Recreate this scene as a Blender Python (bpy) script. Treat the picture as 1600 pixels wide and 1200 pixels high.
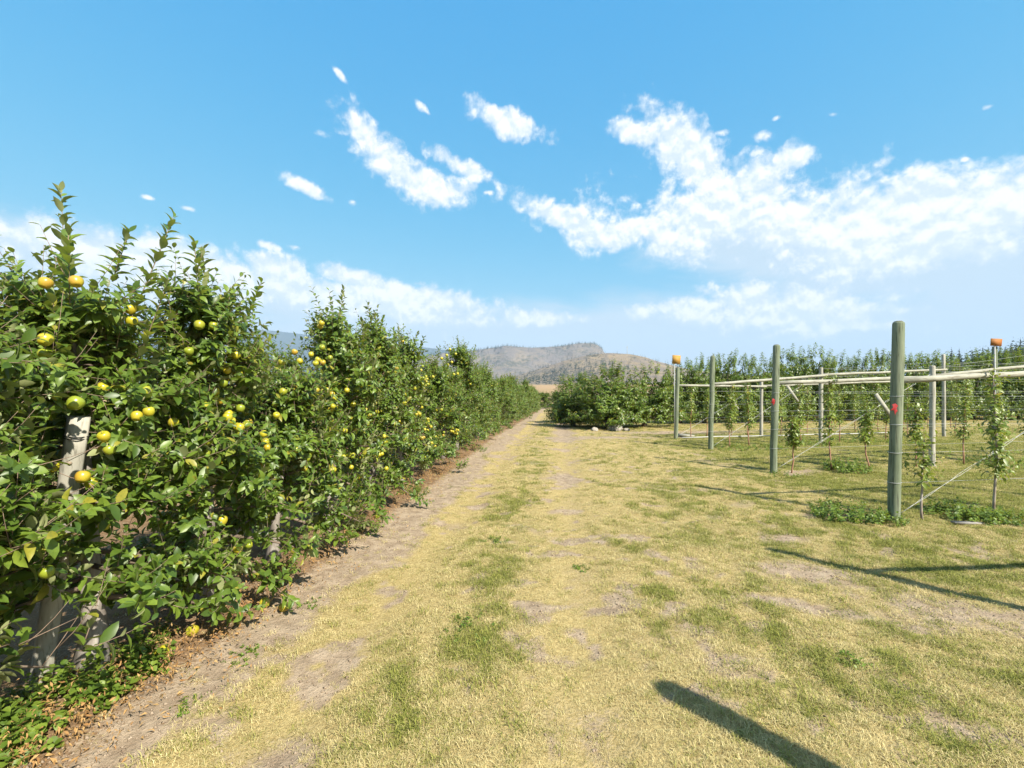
import bpy, math, random
import numpy as np
from mathutils import Matrix, Vector

# ------------------------------------------------------------------ scene, camera, light
for o in list(bpy.data.objects):
    bpy.data.objects.remove(o)
scn = bpy.context.scene
COL = scn.collection
F = 711.0            # focal length in pixels of the 1600 px wide photograph (16 mm lens)
EYE = 1.65
HZ = 605.0           # horizon row in the photograph

cam_d = bpy.data.cameras.new('camera')
cam_d.lens = 16.0; cam_d.sensor_width = 36.0; cam_d.sensor_fit = 'HORIZONTAL'
cam_d.clip_start = 0.05; cam_d.clip_end = 30000
cam = bpy.data.objects.new('camera', cam_d); COL.objects.link(cam)
cam.location = (0, 0, EYE)
cam.rotation_euler = (math.radians(90.0) + 5.0 / F, 0, 0)
scn.camera = cam

SUN_AZ = math.radians(137.0)      # clockwise from +Y
SUN_EL = math.radians(43.5)
sun_dir = Vector((math.sin(SUN_AZ) * math.cos(SUN_EL), math.cos(SUN_AZ) * math.cos(SUN_EL), math.sin(SUN_EL)))
sd = bpy.data.lights.new('sun', 'SUN'); sd.energy = 5.0; sd.angle = math.radians(0.55); sd.color = (1.0, 0.93, 0.80)
sun = bpy.data.objects.new('sun', sd); COL.objects.link(sun)
sun.rotation_euler = sun_dir.to_track_quat('Z', 'Y').to_euler(); sun.location = (20, -20, 30)

scn.view_settings.view_transform = 'Standard'; scn.view_settings.look = 'None'
scn.view_settings.gamma = 1.0; scn.view_settings.use_curve_mapping = False
scn.view_settings.exposure = 1.42
cy = scn.cycles
cy.use_denoising = True
cy.max_bounces = 6; cy.diffuse_bounces = 3; cy.glossy_bounces = 2; cy.transmission_bounces = 4
cy.volume_bounces = 0; cy.transparent_max_bounces = 4
cy.sample_clamp_indirect = 4.0

# ---- world: sky texture with a cloud layer laid out by azimuth and elevation
world = bpy.data.worlds.new('World'); scn.world = world; world.use_nodes = True
wt = world.node_tree; wn = wt.nodes; wl = wt.links; wn.clear()


def N(tree, typ, **kw):
    n = tree.nodes.new(typ)
    for k, v in kw.items():
        setattr(n, k, v)
    return n


def M(tree, op, a, b=None, c=None, clamp=False):
    n = tree.nodes.new('ShaderNodeMath'); n.operation = op; n.use_clamp = clamp
    for i, v in enumerate((a, b, c)):
        if v is None:
            continue
        if isinstance(v, (int, float)):
            n.inputs[i].default_value = v
        else:
            tree.links.new(v, n.inputs[i])
    return n.outputs[0]


def MR(tree, v, a, b, c=0.0, d=1.0, smooth=True):
    n = tree.nodes.new('ShaderNodeMapRange'); n.interpolation_type = 'SMOOTHSTEP' if smooth else 'LINEAR'
    n.clamp = True
    tree.links.new(v, n.inputs[0])
    for i, x in enumerate((a, b, c, d)):
        n.inputs[i + 1].default_value = x
    return n.outputs[0]


def MIX(tree, f, a, b, blend='MIX'):
    n = tree.nodes.new('ShaderNodeMix'); n.data_type = 'RGBA'; n.blend_type = blend
    for i, v in ((0, f), (6, a), (7, b)):
        if isinstance(v, (int, float)):
            n.inputs[i].default_value = v
        elif isinstance(v, tuple):
            n.inputs[i].default_value = (*v[:3], 1)
        else:
            tree.links.new(v, n.inputs[i])
    return n.outputs[2]


def NOISE(tree, vec, scale, detail=4, rough=0.55, dist=0.0):
    n = tree.nodes.new('ShaderNodeTexNoise')
    n.inputs['Scale'].default_value = scale; n.inputs['Detail'].default_value = detail
    n.inputs['Roughness'].default_value = rough; n.inputs['Distortion'].default_value = dist
    if vec is not None:
        tree.links.new(vec, n.inputs['Vector'])
    return n.outputs[0]


SKY_STRENGTH = 0.10
sky = N(wt, 'ShaderNodeTexSky'); sky.sky_type = 'NISHITA'; sky.sun_disc = False
sky.sun_elevation = SUN_EL; sky.sun_rotation = SUN_AZ
sky.altitude = 400; sky.air_density = 1.0; sky.dust_density = 0.6; sky.ozone_density = 2.5
# the photograph's exposure keeps the sky an even, clear azure: each channel of the sky texture is compressed
sc_ = N(wt, 'ShaderNodeSeparateColor'); wl.new(sky.outputs[0], sc_.inputs[0])
cc_ = N(wt, 'ShaderNodeCombineColor')
for ch, (ex, gn) in enumerate(((1.4, 0.23), (0.42, 1.33), (0.10, 2.80))):
    wl.new(M(wt, 'MULTIPLY', M(wt, 'POWER', M(wt, 'MAXIMUM', sc_.outputs[ch], 0.001), ex), gn), cc_.inputs[ch])
tc = N(wt, 'ShaderNodeTexCoord')
sx = N(wt, 'ShaderNodeSeparateXYZ'); wl.new(tc.outputs['Generated'], sx.inputs[0])
az = M(wt, 'ARCTAN2', sx.outputs[0], sx.outputs[1])
el = M(wt, 'ARCSINE', sx.outputs[2])
cx = N(wt, 'ShaderNodeCombineXYZ'); wl.new(az, cx.inputs[0]); wl.new(el, cx.inputs[1])
ae = cx.outputs[0]


def blob_field(blobs, start=-1.0):
    """greatest of (1 - normalised distance) over ellipses given as x, y, rx, ry, angle in the photograph's degrees of sky"""
    acc = None
    for b in blobs:
        x, y, rx, ry = b[:4]; rot = b[4] if len(b) > 4 else 0; gain = b[5] if len(b) > 5 else (-0.42 if rx < 35 else (0.22 if y > 395 else 0.06))
        u = (x - 800) / F; v = (HZ - y) / F
        a0 = math.atan(u); e0 = math.atan(v * math.cos(a0))
        sa = math.cos(a0) ** 2 / F; se = math.cos(a0) * math.cos(e0) ** 2 / F
        mp = N(wt, 'ShaderNodeMapping'); mp.vector_type = 'TEXTURE'
        mp.inputs['Location'].default_value = (a0, e0, 0)
        mp.inputs['Rotation'].default_value = (0, 0, -math.radians(rot))
        mp.inputs['Scale'].default_value = (rx * sa, ry * se, 1)
        wl.new(ae, mp.inputs['Vector'])
        ln = N(wt, 'ShaderNodeVectorMath'); ln.operation = 'LENGTH'; wl.new(mp.outputs[0], ln.inputs[0])
        d = M(wt, 'SUBTRACT', 1.12 + gain, ln.outputs['Value'])
        acc = d if acc is None else M(wt, 'MAXIMUM', acc, d)
    return M(wt, 'MAXIMUM', acc, start)


crisp = [(1130, 335, 230, 70, 6), (1330, 345, 260, 62, 0), (1540, 335, 220, 70, -8), (1420, 385, 240, 55, 4), (460, 452, 190, 34, 10), (220, 415, 190, 40, 10), (620, 478, 150, 24, 6), (1220, 492, 150, 26, 4), (1000, 208, 48, 22, 20), (1075, 250, 105, 50, 40), (1150, 290, 80, 52, 10), (1260, 330, 130, 52, 0), (1430, 330, 170, 50, 0),
         (1570, 310, 170, 58, -12), (1740, 300, 200, 80, 0), (870, 338, 82, 25, 22), (950, 372, 75, 24, 5), (1090, 350, 140, 55, 0), (1000, 355, 90, 32, -8),
         (1250, 245, 46, 24, 0), (1305, 177, 32, 11, 12), (1215, 183, 12, 7), (1190, 212, 26, 16, 20), (1178, 240, 16, 13),
         (795, 190, 62, 25, 16), (667, 173, 32, 11, 30), (572, 212, 44, 32, 45), (600, 245, 80, 34, 35), (665, 288, 86, 30, 10),
         (712, 255, 56, 16, 18), (500, 208, 30, 16, 0), (482, 294, 36, 12, 18), (228, 308, 20, 7), (290, 325, 20, 7), (415, 383, 34, 11, 8), (462, 386, 24, 7),
         (440, 432, 76, 26, 16), (545, 432, 62, 15, 8), (680, 468, 105, 20, 8), (590, 462, 80, 18, 8), (652, 443, 32, 10), (850, 497, 66, 13, 0),
         (1190, 478, 110, 30, 6), (1290, 498, 85, 17, 8), (1070, 482, 66, 18, 0), (300, 400, 80, 26, 12), (120, 388, 170, 34, 10), (-120, 350, 200, 40, 5),
         (762, 300, 16, 7), (1545, 166, 22, 9), (525, 110, 26, 9, 30), (550, 315, 15, 9), (1510, 248, 15, 8), (1130, 205, 20, 10)]
soft = [(900, 540, 520, 50, 0, .45), (1350, 540, 480, 60, 0, .45), (300, 540, 420, 46, 0, .25), (1420, 420, 330, 75, 4, .25), (1200, 400, 200, 55, 8, .15), (1290, 440, 120, 30, 5, .2), (1330, 520, 420, 50, 0, .1), (1560, 440, 260, 110, 0, .2),
        (620, 500, 330, 40, 4, .2), (200, 440, 300, 60, 6, .25), (820, 525, 300, 25, 0, .1), (-250, 430, 400, 90, 0, .2), (1900, 380, 320, 150, 0, .25)]
def puffs(vec, det):
    b = M(wt, 'ABSOLUTE', M(wt, 'SUBTRACT', NOISE(wt, vec, 17.0, 3, 0.5, 0.1), 0.5))
    b = M(wt, 'ADD', 0.32, M(wt, 'MULTIPLY', b, 2.4))
    return M(wt, 'ADD', M(wt, 'ADD', M(wt, 'MULTIPLY', NOISE(wt, vec, 9.0, det, 0.6, 0.25), 0.58), M(wt, 'MULTIPLY', b, 0.16)), M(wt, 'MULTIPLY', NOISE(wt, vec, 45.0, det, 0.65, 0.2), 0.26))


f1 = puffs(ae, 7)
shift = N(wt, 'ShaderNodeVectorMath'); shift.operation = 'ADD'; wl.new(ae, shift.inputs[0]); shift.inputs[1].default_value = (0.004, 0.013, 0)
f1b = puffs(shift.outputs[0], 4)
st = N(wt, 'ShaderNodeMapping'); st.inputs['Scale'].default_value = (1, 2.6, 1); wl.new(ae, st.inputs[0])
f2 = NOISE(wt, st.outputs[0], 6.0, 6, 0.6, 0.5)
# cloud cover goes on out of view, thickened there to whiten the fill light
far_cov = NOISE(wt, ae, 2.2, 3, 0.5)
out_m = M(wt, 'MAXIMUM', MR(wt, M(wt, 'ABSOLUTE', az), 0.86, 1.15), MR(wt, el, 0.62, 0.85))
more = M(wt, 'MULTIPLY', M(wt, 'SUBTRACT', far_cov, 0.47), 5.0)
more = M(wt, 'ADD', more, M(wt, 'MULTIPLY', M(wt, 'SUBTRACT', out_m, 1.0), 4.0))
bc = M(wt, 'MAXIMUM', blob_field(crisp), more)
bs = blob_field(soft)
dn = M(wt, 'ADD', bc, M(wt, 'MULTIPLY', M(wt, 'SUBTRACT', f1, 0.495), 4.6))
a1 = MR(wt, dn, -0.02, 0.72)
ds = M(wt, 'ADD', bs, M(wt, 'MULTIPLY', M(wt, 'SUBTRACT', f2, 0.5), 1.6))
a2 = M(wt, 'MULTIPLY', MR(wt, ds, -0.15, 0.85), 0.84)
lit = MR(wt, M(wt, 'ADD', M(wt, 'MULTIPLY', M(wt, 'SUBTRACT', f1, f1b), 5.0), M(wt, 'MULTIPLY', M(wt, 'MINIMUM', dn, 1.3), 0.40)), -0.05, 0.75)
inv = 1.0 / SKY_STRENGTH
CL_HI = tuple(c * inv for c in (0.47, 0.462, 0.45)); CL_LO = tuple(c * inv for c in (0.315, 0.355, 0.395)); CL_SOFT = tuple(c * inv for c in (0.275, 0.318, 0.355))
c0 = MIX(wt, a2, cc_.outputs[0], CL_SOFT)
ccol = MIX(wt, lit, CL_LO, CL_HI)
c1 = MIX(wt, M(wt, 'MULTIPLY', a1, 0.95), c0, ccol)
bg = N(wt, 'ShaderNodeBackground'); bg.inputs['Strength'].default_value = SKY_STRENGTH
wl.new(c1, bg.inputs['Color'])
wo = N(wt, 'ShaderNodeOutputWorld'); wl.new(bg.outputs[0], wo.inputs['Surface'])
world.cycles.sampling_method = 'MANUAL'; world.cycles.sample_map_resolution = 512

# ------------------------------------------------------------------ helpers
rng = np.random.default_rng(7)


def px(x, y, d):
    """point that the photograph shows at x, y when it stands d metres ahead"""
    return Vector(((x - 800) / F * d, d, EYE + (HZ - y) / F * d))


def tag(o, label=None, cat=None, group=None, kind=None):
    if label: o['label'] = label
    if cat: o['category'] = cat
    if group: o['group'] = group
    if kind: o['kind'] = kind
    return o


def empty(name, loc):
    o = bpy.data.objects.new(name, None); COL.objects.link(o); o.location = loc; o.empty_display_size = 0.1
    return o


def put(name, mesh, parent=None, loc=None):
    o = bpy.data.objects.new(name, mesh); COL.objects.link(o)
    if parent is not None: o.parent = parent
    if loc is not None: o.location = loc
    return o


def mesh_np(name, verts, faces_list, mats, smooth=True, attrs=None, mat_idx=None):
    """faces_list: list of (n, k) integer arrays of k-gons"""
    me = bpy.data.meshes.new(name)
    verts = np.asarray(verts, dtype=np.float32)
    me.vertices.add(len(verts)); me.vertices.foreach_set('co', verts.ravel())
    tot = [np.full(len(f), f.shape[1], dtype=np.int32) for f in faces_list if len(f)]
    idx = np.concatenate([f.ravel() for f in faces_list if len(f)]).astype(np.int32)
    tot = np.concatenate(tot)
    start = np.concatenate([[0], np.cumsum(tot)[:-1]]).astype(np.int32)
    me.loops.add(len(idx)); me.loops.foreach_set('vertex_index', idx)
    me.polygons.add(len(tot)); me.polygons.foreach_set('loop_start', start)
    if smooth:
        me.polygons.foreach_set('use_smooth', np.ones(len(tot), dtype=bool))
    for m in (mats if isinstance(mats, (list, tuple)) else [mats]):
        me.materials.append(m)
    if mat_idx is not None:
        me.polygons.foreach_set('material_index', np.asarray(mat_idx, dtype=np.int32))
    if attrs:
        for k, v in attrs.items():
            a = me.attributes.new(k, 'FLOAT', 'POINT'); a.data.foreach_set('value', np.asarray(v, dtype=np.float32))
    me.update(calc_edges=True)
    return me


def tubes(paths, sides=6, cap=True):
    """paths: list of (points (n,3), radii (n,)); returns verts and quad/tri arrays"""
    V, Q, T = [], [], []; base = 0
    for P, R in paths:
        P = np.asarray(P, float); R = np.broadcast_to(np.asarray(R, float), (len(P),))
        d = np.gradient(P, axis=0); d /= np.linalg.norm(d, axis=1, keepdims=True) + 1e-9
        ref = np.array([0, 0, 1.0]) if abs(d[0][2]) < 0.9 else np.array([1.0, 0, 0])
        u = np.cross(d, ref); u /= np.linalg.norm(u, axis=1, keepdims=True) + 1e-9
        w = np.cross(d, u)
        a = np.linspace(0, 2 * np.pi, sides, endpoint=False)
        ring = P[:, None, :] + R[:, None, None] * (np.cos(a)[None, :, None] * u[:, None, :] + np.sin(a)[None, :, None] * w[:, None, :])
        n = len(P); V.append(ring.reshape(-1, 3))
        i = np.arange(n - 1)[:, None] * sides; j = np.arange(sides)[None, :]; k = (j + 1) % sides
        Q.append((base + np.stack([i + j, i + k, i + sides + k, i + sides + j], -1)).reshape(-1, 4))
        base += n * sides
        if cap:
            V.append(P[[0, -1]])
            jj = np.arange(sides); kk = (jj + 1) % sides; s0 = base - n * sides; s1 = base - sides
            T.append(np.stack([np.full(sides, base), s0 + kk, s0 + jj], -1)); T.append(np.stack([np.full(sides, base + 1), s1 + jj, s1 + kk], -1))
            base += 2
    return np.concatenate(V), (np.concatenate(Q) if Q else np.zeros((0, 4), int)), (np.concatenate(T) if T else np.zeros((0, 3), int))


def tube_mesh(name, paths, mat, sides=8, smooth=True):
    v, q, t = tubes(paths, sides)
    return mesh_np(name, v, [q, t], mat, smooth)


def _h(ix, iy, seed):
    h = (ix.astype(np.int64) * 374761393 + iy.astype(np.int64) * 668265263 + seed * 982451653) & 0xFFFFFFFF
    h = ((h ^ (h >> 13)) * 1274126177) & 0xFFFFFFFF
    return ((h ^ (h >> 16)) & 0xFFFF) / 65535.0


def vnoise(x, y, seed=0):
    x = np.asarray(x, float); y = np.asarray(y, float)
    ix = np.floor(x); iy = np.floor(y); fx = x - ix; fy = y - iy
    fx = fx * fx * (3 - 2 * fx); fy = fy * fy * (3 - 2 * fy)
    ix = ix.astype(np.int64); iy = iy.astype(np.int64)
    a = _h(ix, iy, seed); b = _h(ix + 1, iy, seed); c = _h(ix, iy + 1, seed); d = _h(ix + 1, iy + 1, seed)
    return a + (b - a) * fx + (c - a) * fy + (a - b - c + d) * fx * fy


def fbm(x, y, scale, oct=4, seed=0):
    s = 0; amp = 0.5; tot = 0
    for i in range(oct):
        s = s + amp * vnoise(np.asarray(x) * scale * 2 ** i + 17.3 * i, np.asarray(y) * scale * 2 ** i - 9.1 * i, seed + i); tot += amp; amp *= 0.5
    return s / tot


def sstep(a, b, x):
    t = np.clip((np.asarray(x, float) - a) / (b - a), 0, 1)
    return t * t * (3 - 2 * t)


# ------------------------------------------------------------------ materials
def new_mat(name):
    m = bpy.data.materials.new(name); m.use_nodes = True
    t = m.node_tree; t.nodes.clear()
    out = t.nodes.new('ShaderNodeOutputMaterial')
    return m, t, out


def principled(t, out, rough=0.7, spec=0.3):
    p = t.nodes.new('ShaderNodeBsdfPrincipled'); p.inputs['Roughness'].default_value = rough
    p.inputs['Specular IOR Level'].default_value = spec
    t.links.new(p.outputs[0], out.inputs['Surface'])
    return p


def attr(t, name, typ='GEOMETRY'):
    a = t.nodes.new('ShaderNodeAttribute'); a.attribute_name = name; a.attribute_type = typ
    return a.outputs['Fac']


def leaf_mat(name, dark, light, under, rough=0.42, trans=0.30, spec=0.42, yellow=None):
    m, t, out = new_mat(name)
    tint = attr(t, 'tint')
    oi = t.nodes.new('ShaderNodeObjectInfo')
    v = M(t, 'FRACT', M(t, 'ADD', tint, oi.outputs['Random']))
    col = MIX(t, v, dark, light)
    if yellow:
        col = MIX(t, MR(t, v, 0.955, 0.975), col, yellow)
    g = t.nodes.new('ShaderNodeNewGeometry')
    nz = NOISE(t, g.outputs['Position'], 60.0, 2)
    col = MIX(t, MR(t, nz, 0.3, 0.8, 0.0, 0.35), col, dark)
    colb = MIX(t, v, under, tuple(c * 0.8 for c in under))
    face = MIX(t, g.outputs['Backfacing'], col, colb)
    p = t.nodes.new('ShaderNodeBsdfPrincipled'); t.links.new(face, p.inputs['Base Color'])
    p.inputs['Specular IOR Level'].default_value = spec
    t.links.new(MR(t, g.outputs['Backfacing'], 0, 1, rough, 0.8), p.inputs['Roughness'])
    tr = t.nodes.new('ShaderNodeBsdfTranslucent')
    tcol = MIX(t, 0.5, col, (light[0] * 2.2, light[1] * 1.9, light[2] * 0.9)); t.links.new(tcol, tr.inputs['Color'])
    mx = t.nodes.new('ShaderNodeMixShader'); mx.inputs[0].default_value = trans
    t.links.new(p.outputs[0], mx.inputs[1]); t.links.new(tr.outputs[0], mx.inputs[2])
    t.links.new(mx.outputs[0], out.inputs['Surface'])
    return m


def noisy_mat(name, stops, scale, detail=6, rough=0.85, bump=0.3, stretch=(1, 1, 1), spec=0.2, bump_dist=0.01, dist=0.0):
    m, t, out = new_mat(name); p = principled(t, out, rough, spec)
    tc = t.nodes.new('ShaderNodeTexCoord'); mp = t.nodes.new('ShaderNodeMapping'); mp.inputs['Scale'].default_value = stretch
    t.links.new(tc.outputs['Object'], mp.inputs[0])
    n = NOISE(t, mp.outputs[0], scale, detail, 0.6, dist)
    r = t.nodes.new('ShaderNodeValToRGB'); t.links.new(n, r.inputs[0])
    el_ = r.color_ramp.elements
    while len(el_) < len(stops): el_.new(0.5)
    for e, (pos, c) in zip(el_, stops): e.position = pos; e.color = (*c, 1)
    t.links.new(r.outputs[0], p.inputs['Base Color'])
    b = t.nodes.new('ShaderNodeBump'); b.inputs['Strength'].default_value = bump; b.inputs['Distance'].default_value = bump_dist
    t.links.new(n, b.inputs['Height']); t.links.new(b.outputs[0], p.inputs['Normal'])
    return m


def plain_mat(name, c, rough=0.6, spec=0.3, metal=0.0):
    m, t, out = new_mat(name); p = principled(t, out, rough, spec)
    n = NOISE(t, None, 25.0, 3)
    t.links.new(MIX(t, n, tuple(x * 0.8 for x in c), tuple(min(1, x * 1.15) for x in c)), p.inputs['Base Color'])
    p.inputs['Metallic'].default_value = metal
    return m


MT = {}
MT['apple_leaf'] = leaf_mat('apple_leaf', (0.040, 0.080, 0.011), (0.155, 0.228, 0.030), (0.29, 0.32, 0.14), yellow=(0.26, 0.24, 0.03))
MT['cherry_leaf'] = leaf_mat('cherry_leaf', (0.034, 0.074, 0.009), (0.165, 0.235, 0.028), (0.19, 0.25, 0.06), rough=0.4, trans=0.3, yellow=(0.25, 0.22, 0.03))
MT['young_leaf'] = leaf_mat('young_leaf', (0.07, 0.115, 0.016), (0.20, 0.26, 0.035), (0.25, 0.29, 0.11), yellow=(0.3, 0.26, 0.04))
MT['weed_leaf'] = leaf_mat('weed_leaf', (0.055, 0.105, 0.012), (0.17, 0.235, 0.03), (0.14, 0.2, 0.05), rough=0.5, trans=0.3)
MT['dry_leaf'] = leaf_mat('dry_leaf', (0.20, 0.10, 0.035), (0.42, 0.27, 0.11), (0.38, 0.26, 0.12), rough=0.8, trans=0.15, spec=0.15)
MT['hedge_leaf'] = leaf_mat('hedge_leaf', (0.03, 0.075, 0.013), (0.075, 0.15, 0.025), (0.1, 0.16, 0.04), trans=0.25)
MT['needle'] = leaf_mat('needle', (0.010, 0.022, 0.012), (0.022, 0.042, 0.018), (0.02, 0.035, 0.015), rough=0.7, trans=0.08, spec=0.2)
MT['bark'] = noisy_mat('bark', [(0.3, (0.10, 0.085, 0.07)), (0.5, (0.21, 0.185, 0.16)), (0.68, (0.36, 0.335, 0.30))], 14.0, 8, 0.9, 0.6, (1, 1, 0.35))
MT['bark_dark'] = noisy_mat('bark_dark', [(0.3, (0.06, 0.045, 0.035)), (0.7, (0.18, 0.14, 0.11))], 20.0, 5, 0.9, 0.5, (1, 1, 0.3))
MT['branch'] = noisy_mat('branch_bark', [(0.3, (0.085, 0.062, 0.045)), (0.7, (0.20, 0.155, 0.12))], 22.0, 5, 0.85, 0.4)
MT['twig'] = noisy_mat('twig', [(0.3, (0.14, 0.10, 0.07)), (0.7, (0.28, 0.20, 0.15))], 30.0, 3, 0.8, 0.2)
MT['whip'] = noisy_mat('whip', [(0.3, (0.22, 0.10, 0.06)), (0.7, (0.42, 0.25, 0.17))], 25.0, 4, 0.7, 0.2, (1, 1, 0.3))
MT['whip_white'] = noisy_mat('whip_white', [(0.3, (0.16, 0.10, 0.07)), (0.6, (0.36, 0.32, 0.28))], 25.0, 4, 0.7, 0.2, (1, 1, 0.3))


def wood_mat(name, a, b, crack, scale=6.0, stretch=(1, 1, 0.06)):
    m, t, out = new_mat(name); p = principled(t, out, 0.8, 0.2)
    tc = t.nodes.new('ShaderNodeTexCoord'); mp = t.nodes.new('ShaderNodeMapping'); mp.inputs['Scale'].default_value = stretch
    t.links.new(tc.outputs['Object'], mp.inputs[0])
    n = NOISE(t, mp.outputs[0], scale * 8, 6, 0.6, 0.3)
    mp2 = t.nodes.new('ShaderNodeMapping'); mp2.inputs['Scale'].default_value = (1, 1, 0.3); t.links.new(tc.outputs['Object'], mp2.inputs[0])
    n2 = NOISE(t, mp2.outputs[0], scale, 4)
    col = MIX(t, MR(t, n2, 0.3, 0.7), a, b)
    col = MIX(t, MR(t, n, 0.50, 0.68, 0, 0.85), col, crack)
    t.links.new(col, p.inputs['Base Color'])
    bp = t.nodes.new('ShaderNodeBump'); bp.inputs['Strength'].default_value = 0.5; bp.inputs['Distance'].default_value = 0.006
    t.links.new(M(t, 'SUBTRACT', 1.0, n), bp.inputs['Height']); t.links.new(bp.outputs[0], p.inputs['Normal'])
    return m


MT['post_green'] = wood_mat('treated_post', (0.12, 0.146, 0.092), (0.20, 0.222, 0.152), (0.05, 0.056, 0.038))
MT['post_grey'] = wood_mat('weathered_post', (0.27, 0.26, 0.215), (0.38, 0.36, 0.305), (0.14, 0.13, 0.105))
MT['rail'] = wood_mat('peeled_rail', stretch=(0.06, 1, 1), a=(0.25, 0.245, 0.20), b=(0.32, 0.312, 0.255), crack=(0.14, 0.12, 0.09))
MT['end_grain'] = noisy_mat('end_grain', [(0.3, (0.14, 0.11, 0.08)), (0.7, (0.27, 0.22, 0.16))], 40, 4)
MT['wire'] = plain_mat('galvanised_wire', (0.36, 0.37, 0.37), 0.5, 0.5, 0.3)
MT['red_tape'] = plain_mat('red_tape', (0.27, 0.018, 0.02), 0.6)
MT['orange'] = noisy_mat('faded_orange_board', [(0.3, (0.25, 0.09, 0.022)), (0.7, (0.30, 0.13, 0.04))], 6, 4, 0.7, 0.1)
MT['yellow_board'] = noisy_mat('faded_yellow_board', [(0.3, (0.30, 0.15, 0.022)), (0.7, (0.36, 0.21, 0.055))], 6, 4, 0.7, 0.1)
MT['white_pipe'] = plain_mat('white_plastic_pipe', (0.40, 0.40, 0.38), 0.5)
MT['pipe_grey'] = plain_mat('grey_pipe', (0.26, 0.27, 0.26), 0.5)
MT['hose'] = plain_mat('black_hose', (0.03, 0.03, 0.03), 0.5)
MT['rock'] = noisy_mat('pale_rock', [(0.3, (0.20, 0.18, 0.15)), (0.7, (0.36, 0.33, 0.29))], 5, 6, 0.9, 0.6, bump_dist=0.05)
MT['dark_wood'] = noisy_mat('grey_plank_wood', [(0.3, (0.16, 0.15, 0.14)), (0.7, (0.30, 0.28, 0.26))], 9, 5, 0.9, 0.3, (1, 0.1, 1))


def apple_material(name, base, blush, amount):
    m, t, out = new_mat(name); p = principled(t, out, 0.32, 0.5)
    tc = t.nodes.new('ShaderNodeTexCoord'); g = t.nodes.new('ShaderNodeSeparateXYZ'); t.links.new(tc.outputs['Object'], g.inputs[0])
    side = MR(t, M(t, 'ADD', M(t, 'MULTIPLY', g.outputs[0], 14.0), M(t, 'MULTIPLY', NOISE(t, tc.outputs['Object'], 30, 3), 1.2)), 0.45, 1.3, 0, amount)
    top = MR(t, g.outputs[2], 0.012, 0.034, 0, 0.35)
    c = MIX(t, side, base, blush); c = MIX(t, top, c, (0.20, 0.25, 0.02))
    sp = NOISE(t, tc.outputs['Object'], 350, 1)
    c = MIX(t, MR(t, sp, 0.68, 0.74, 0, 0.4), c, (0.5, 0.42, 0.15))
    t.links.new(c, p.inputs['Base Color'])
    return m


MT['apple_yellow'] = apple_material('yellow_apple_skin', (0.33, 0.30, 0.018), (0.36, 0.26, 0.025), 0.5)
MT['apple_green'] = apple_material('green_apple_skin', (0.19, 0.23, 0.018), (0.32, 0.27, 0.022), 0.6)
MT['apple_blush'] = apple_material('blushed_apple_skin', (0.35, 0.28, 0.02), (0.35, 0.16, 0.035), 0.6)

# ------------------------------------------------------------------ the ground
ROW_A, ROW_B = -2.65, 0.107       # the apple row: x = ROW_A + ROW_B * y


def ground_z(x, y):
    x = np.asarray(x, float); y = np.asarray(y, float)
    dip = -0.022 * np.maximum(0, np.minimum(y, 62) - 14) * (1 - 0.6 * sstep(8, 20, x))
    rise = 6.5 * sstep(90, 800, y) + 1.5 * sstep(500, 2500, np.hypot(x, y))
    und = (fbm(x, y, 0.35, 3, 3) - 0.5) * 0.07 * (1 - sstep(40, 120, np.hypot(x, y)))
    fine = (fbm(x, y, 3.0, 3, 11) - 0.5) * 0.035 * (1 - sstep(12, 25, np.hypot(x, y)))
    r = x - (ROW_A + ROW_B * y)
    track = -0.03 * np.exp(-((r - 1.35) / 0.22) ** 2) - 0.03 * np.exp(-((r - 2.8) / 0.28) ** 2)
    berm = 0.05 * np.exp(-(r / 0.4) ** 2)
    near = (1 - sstep(40, 60, y))
    return dip + rise + und + fine + (track + berm) * near


def gz(x, y):
    return float(ground_z(np.array([x]), np.array([y]))[0])


def spot(x, y, px_, py_, rx, ry, ang=0.0):
    c, s = math.cos(ang), math.sin(ang)
    u = (x - px_) * c + (y - py_) * s; v = -(x - px_) * s + (y - py_) * c
    return np.exp(-((u / rx) ** 2 + (v / ry) ** 2))


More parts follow.
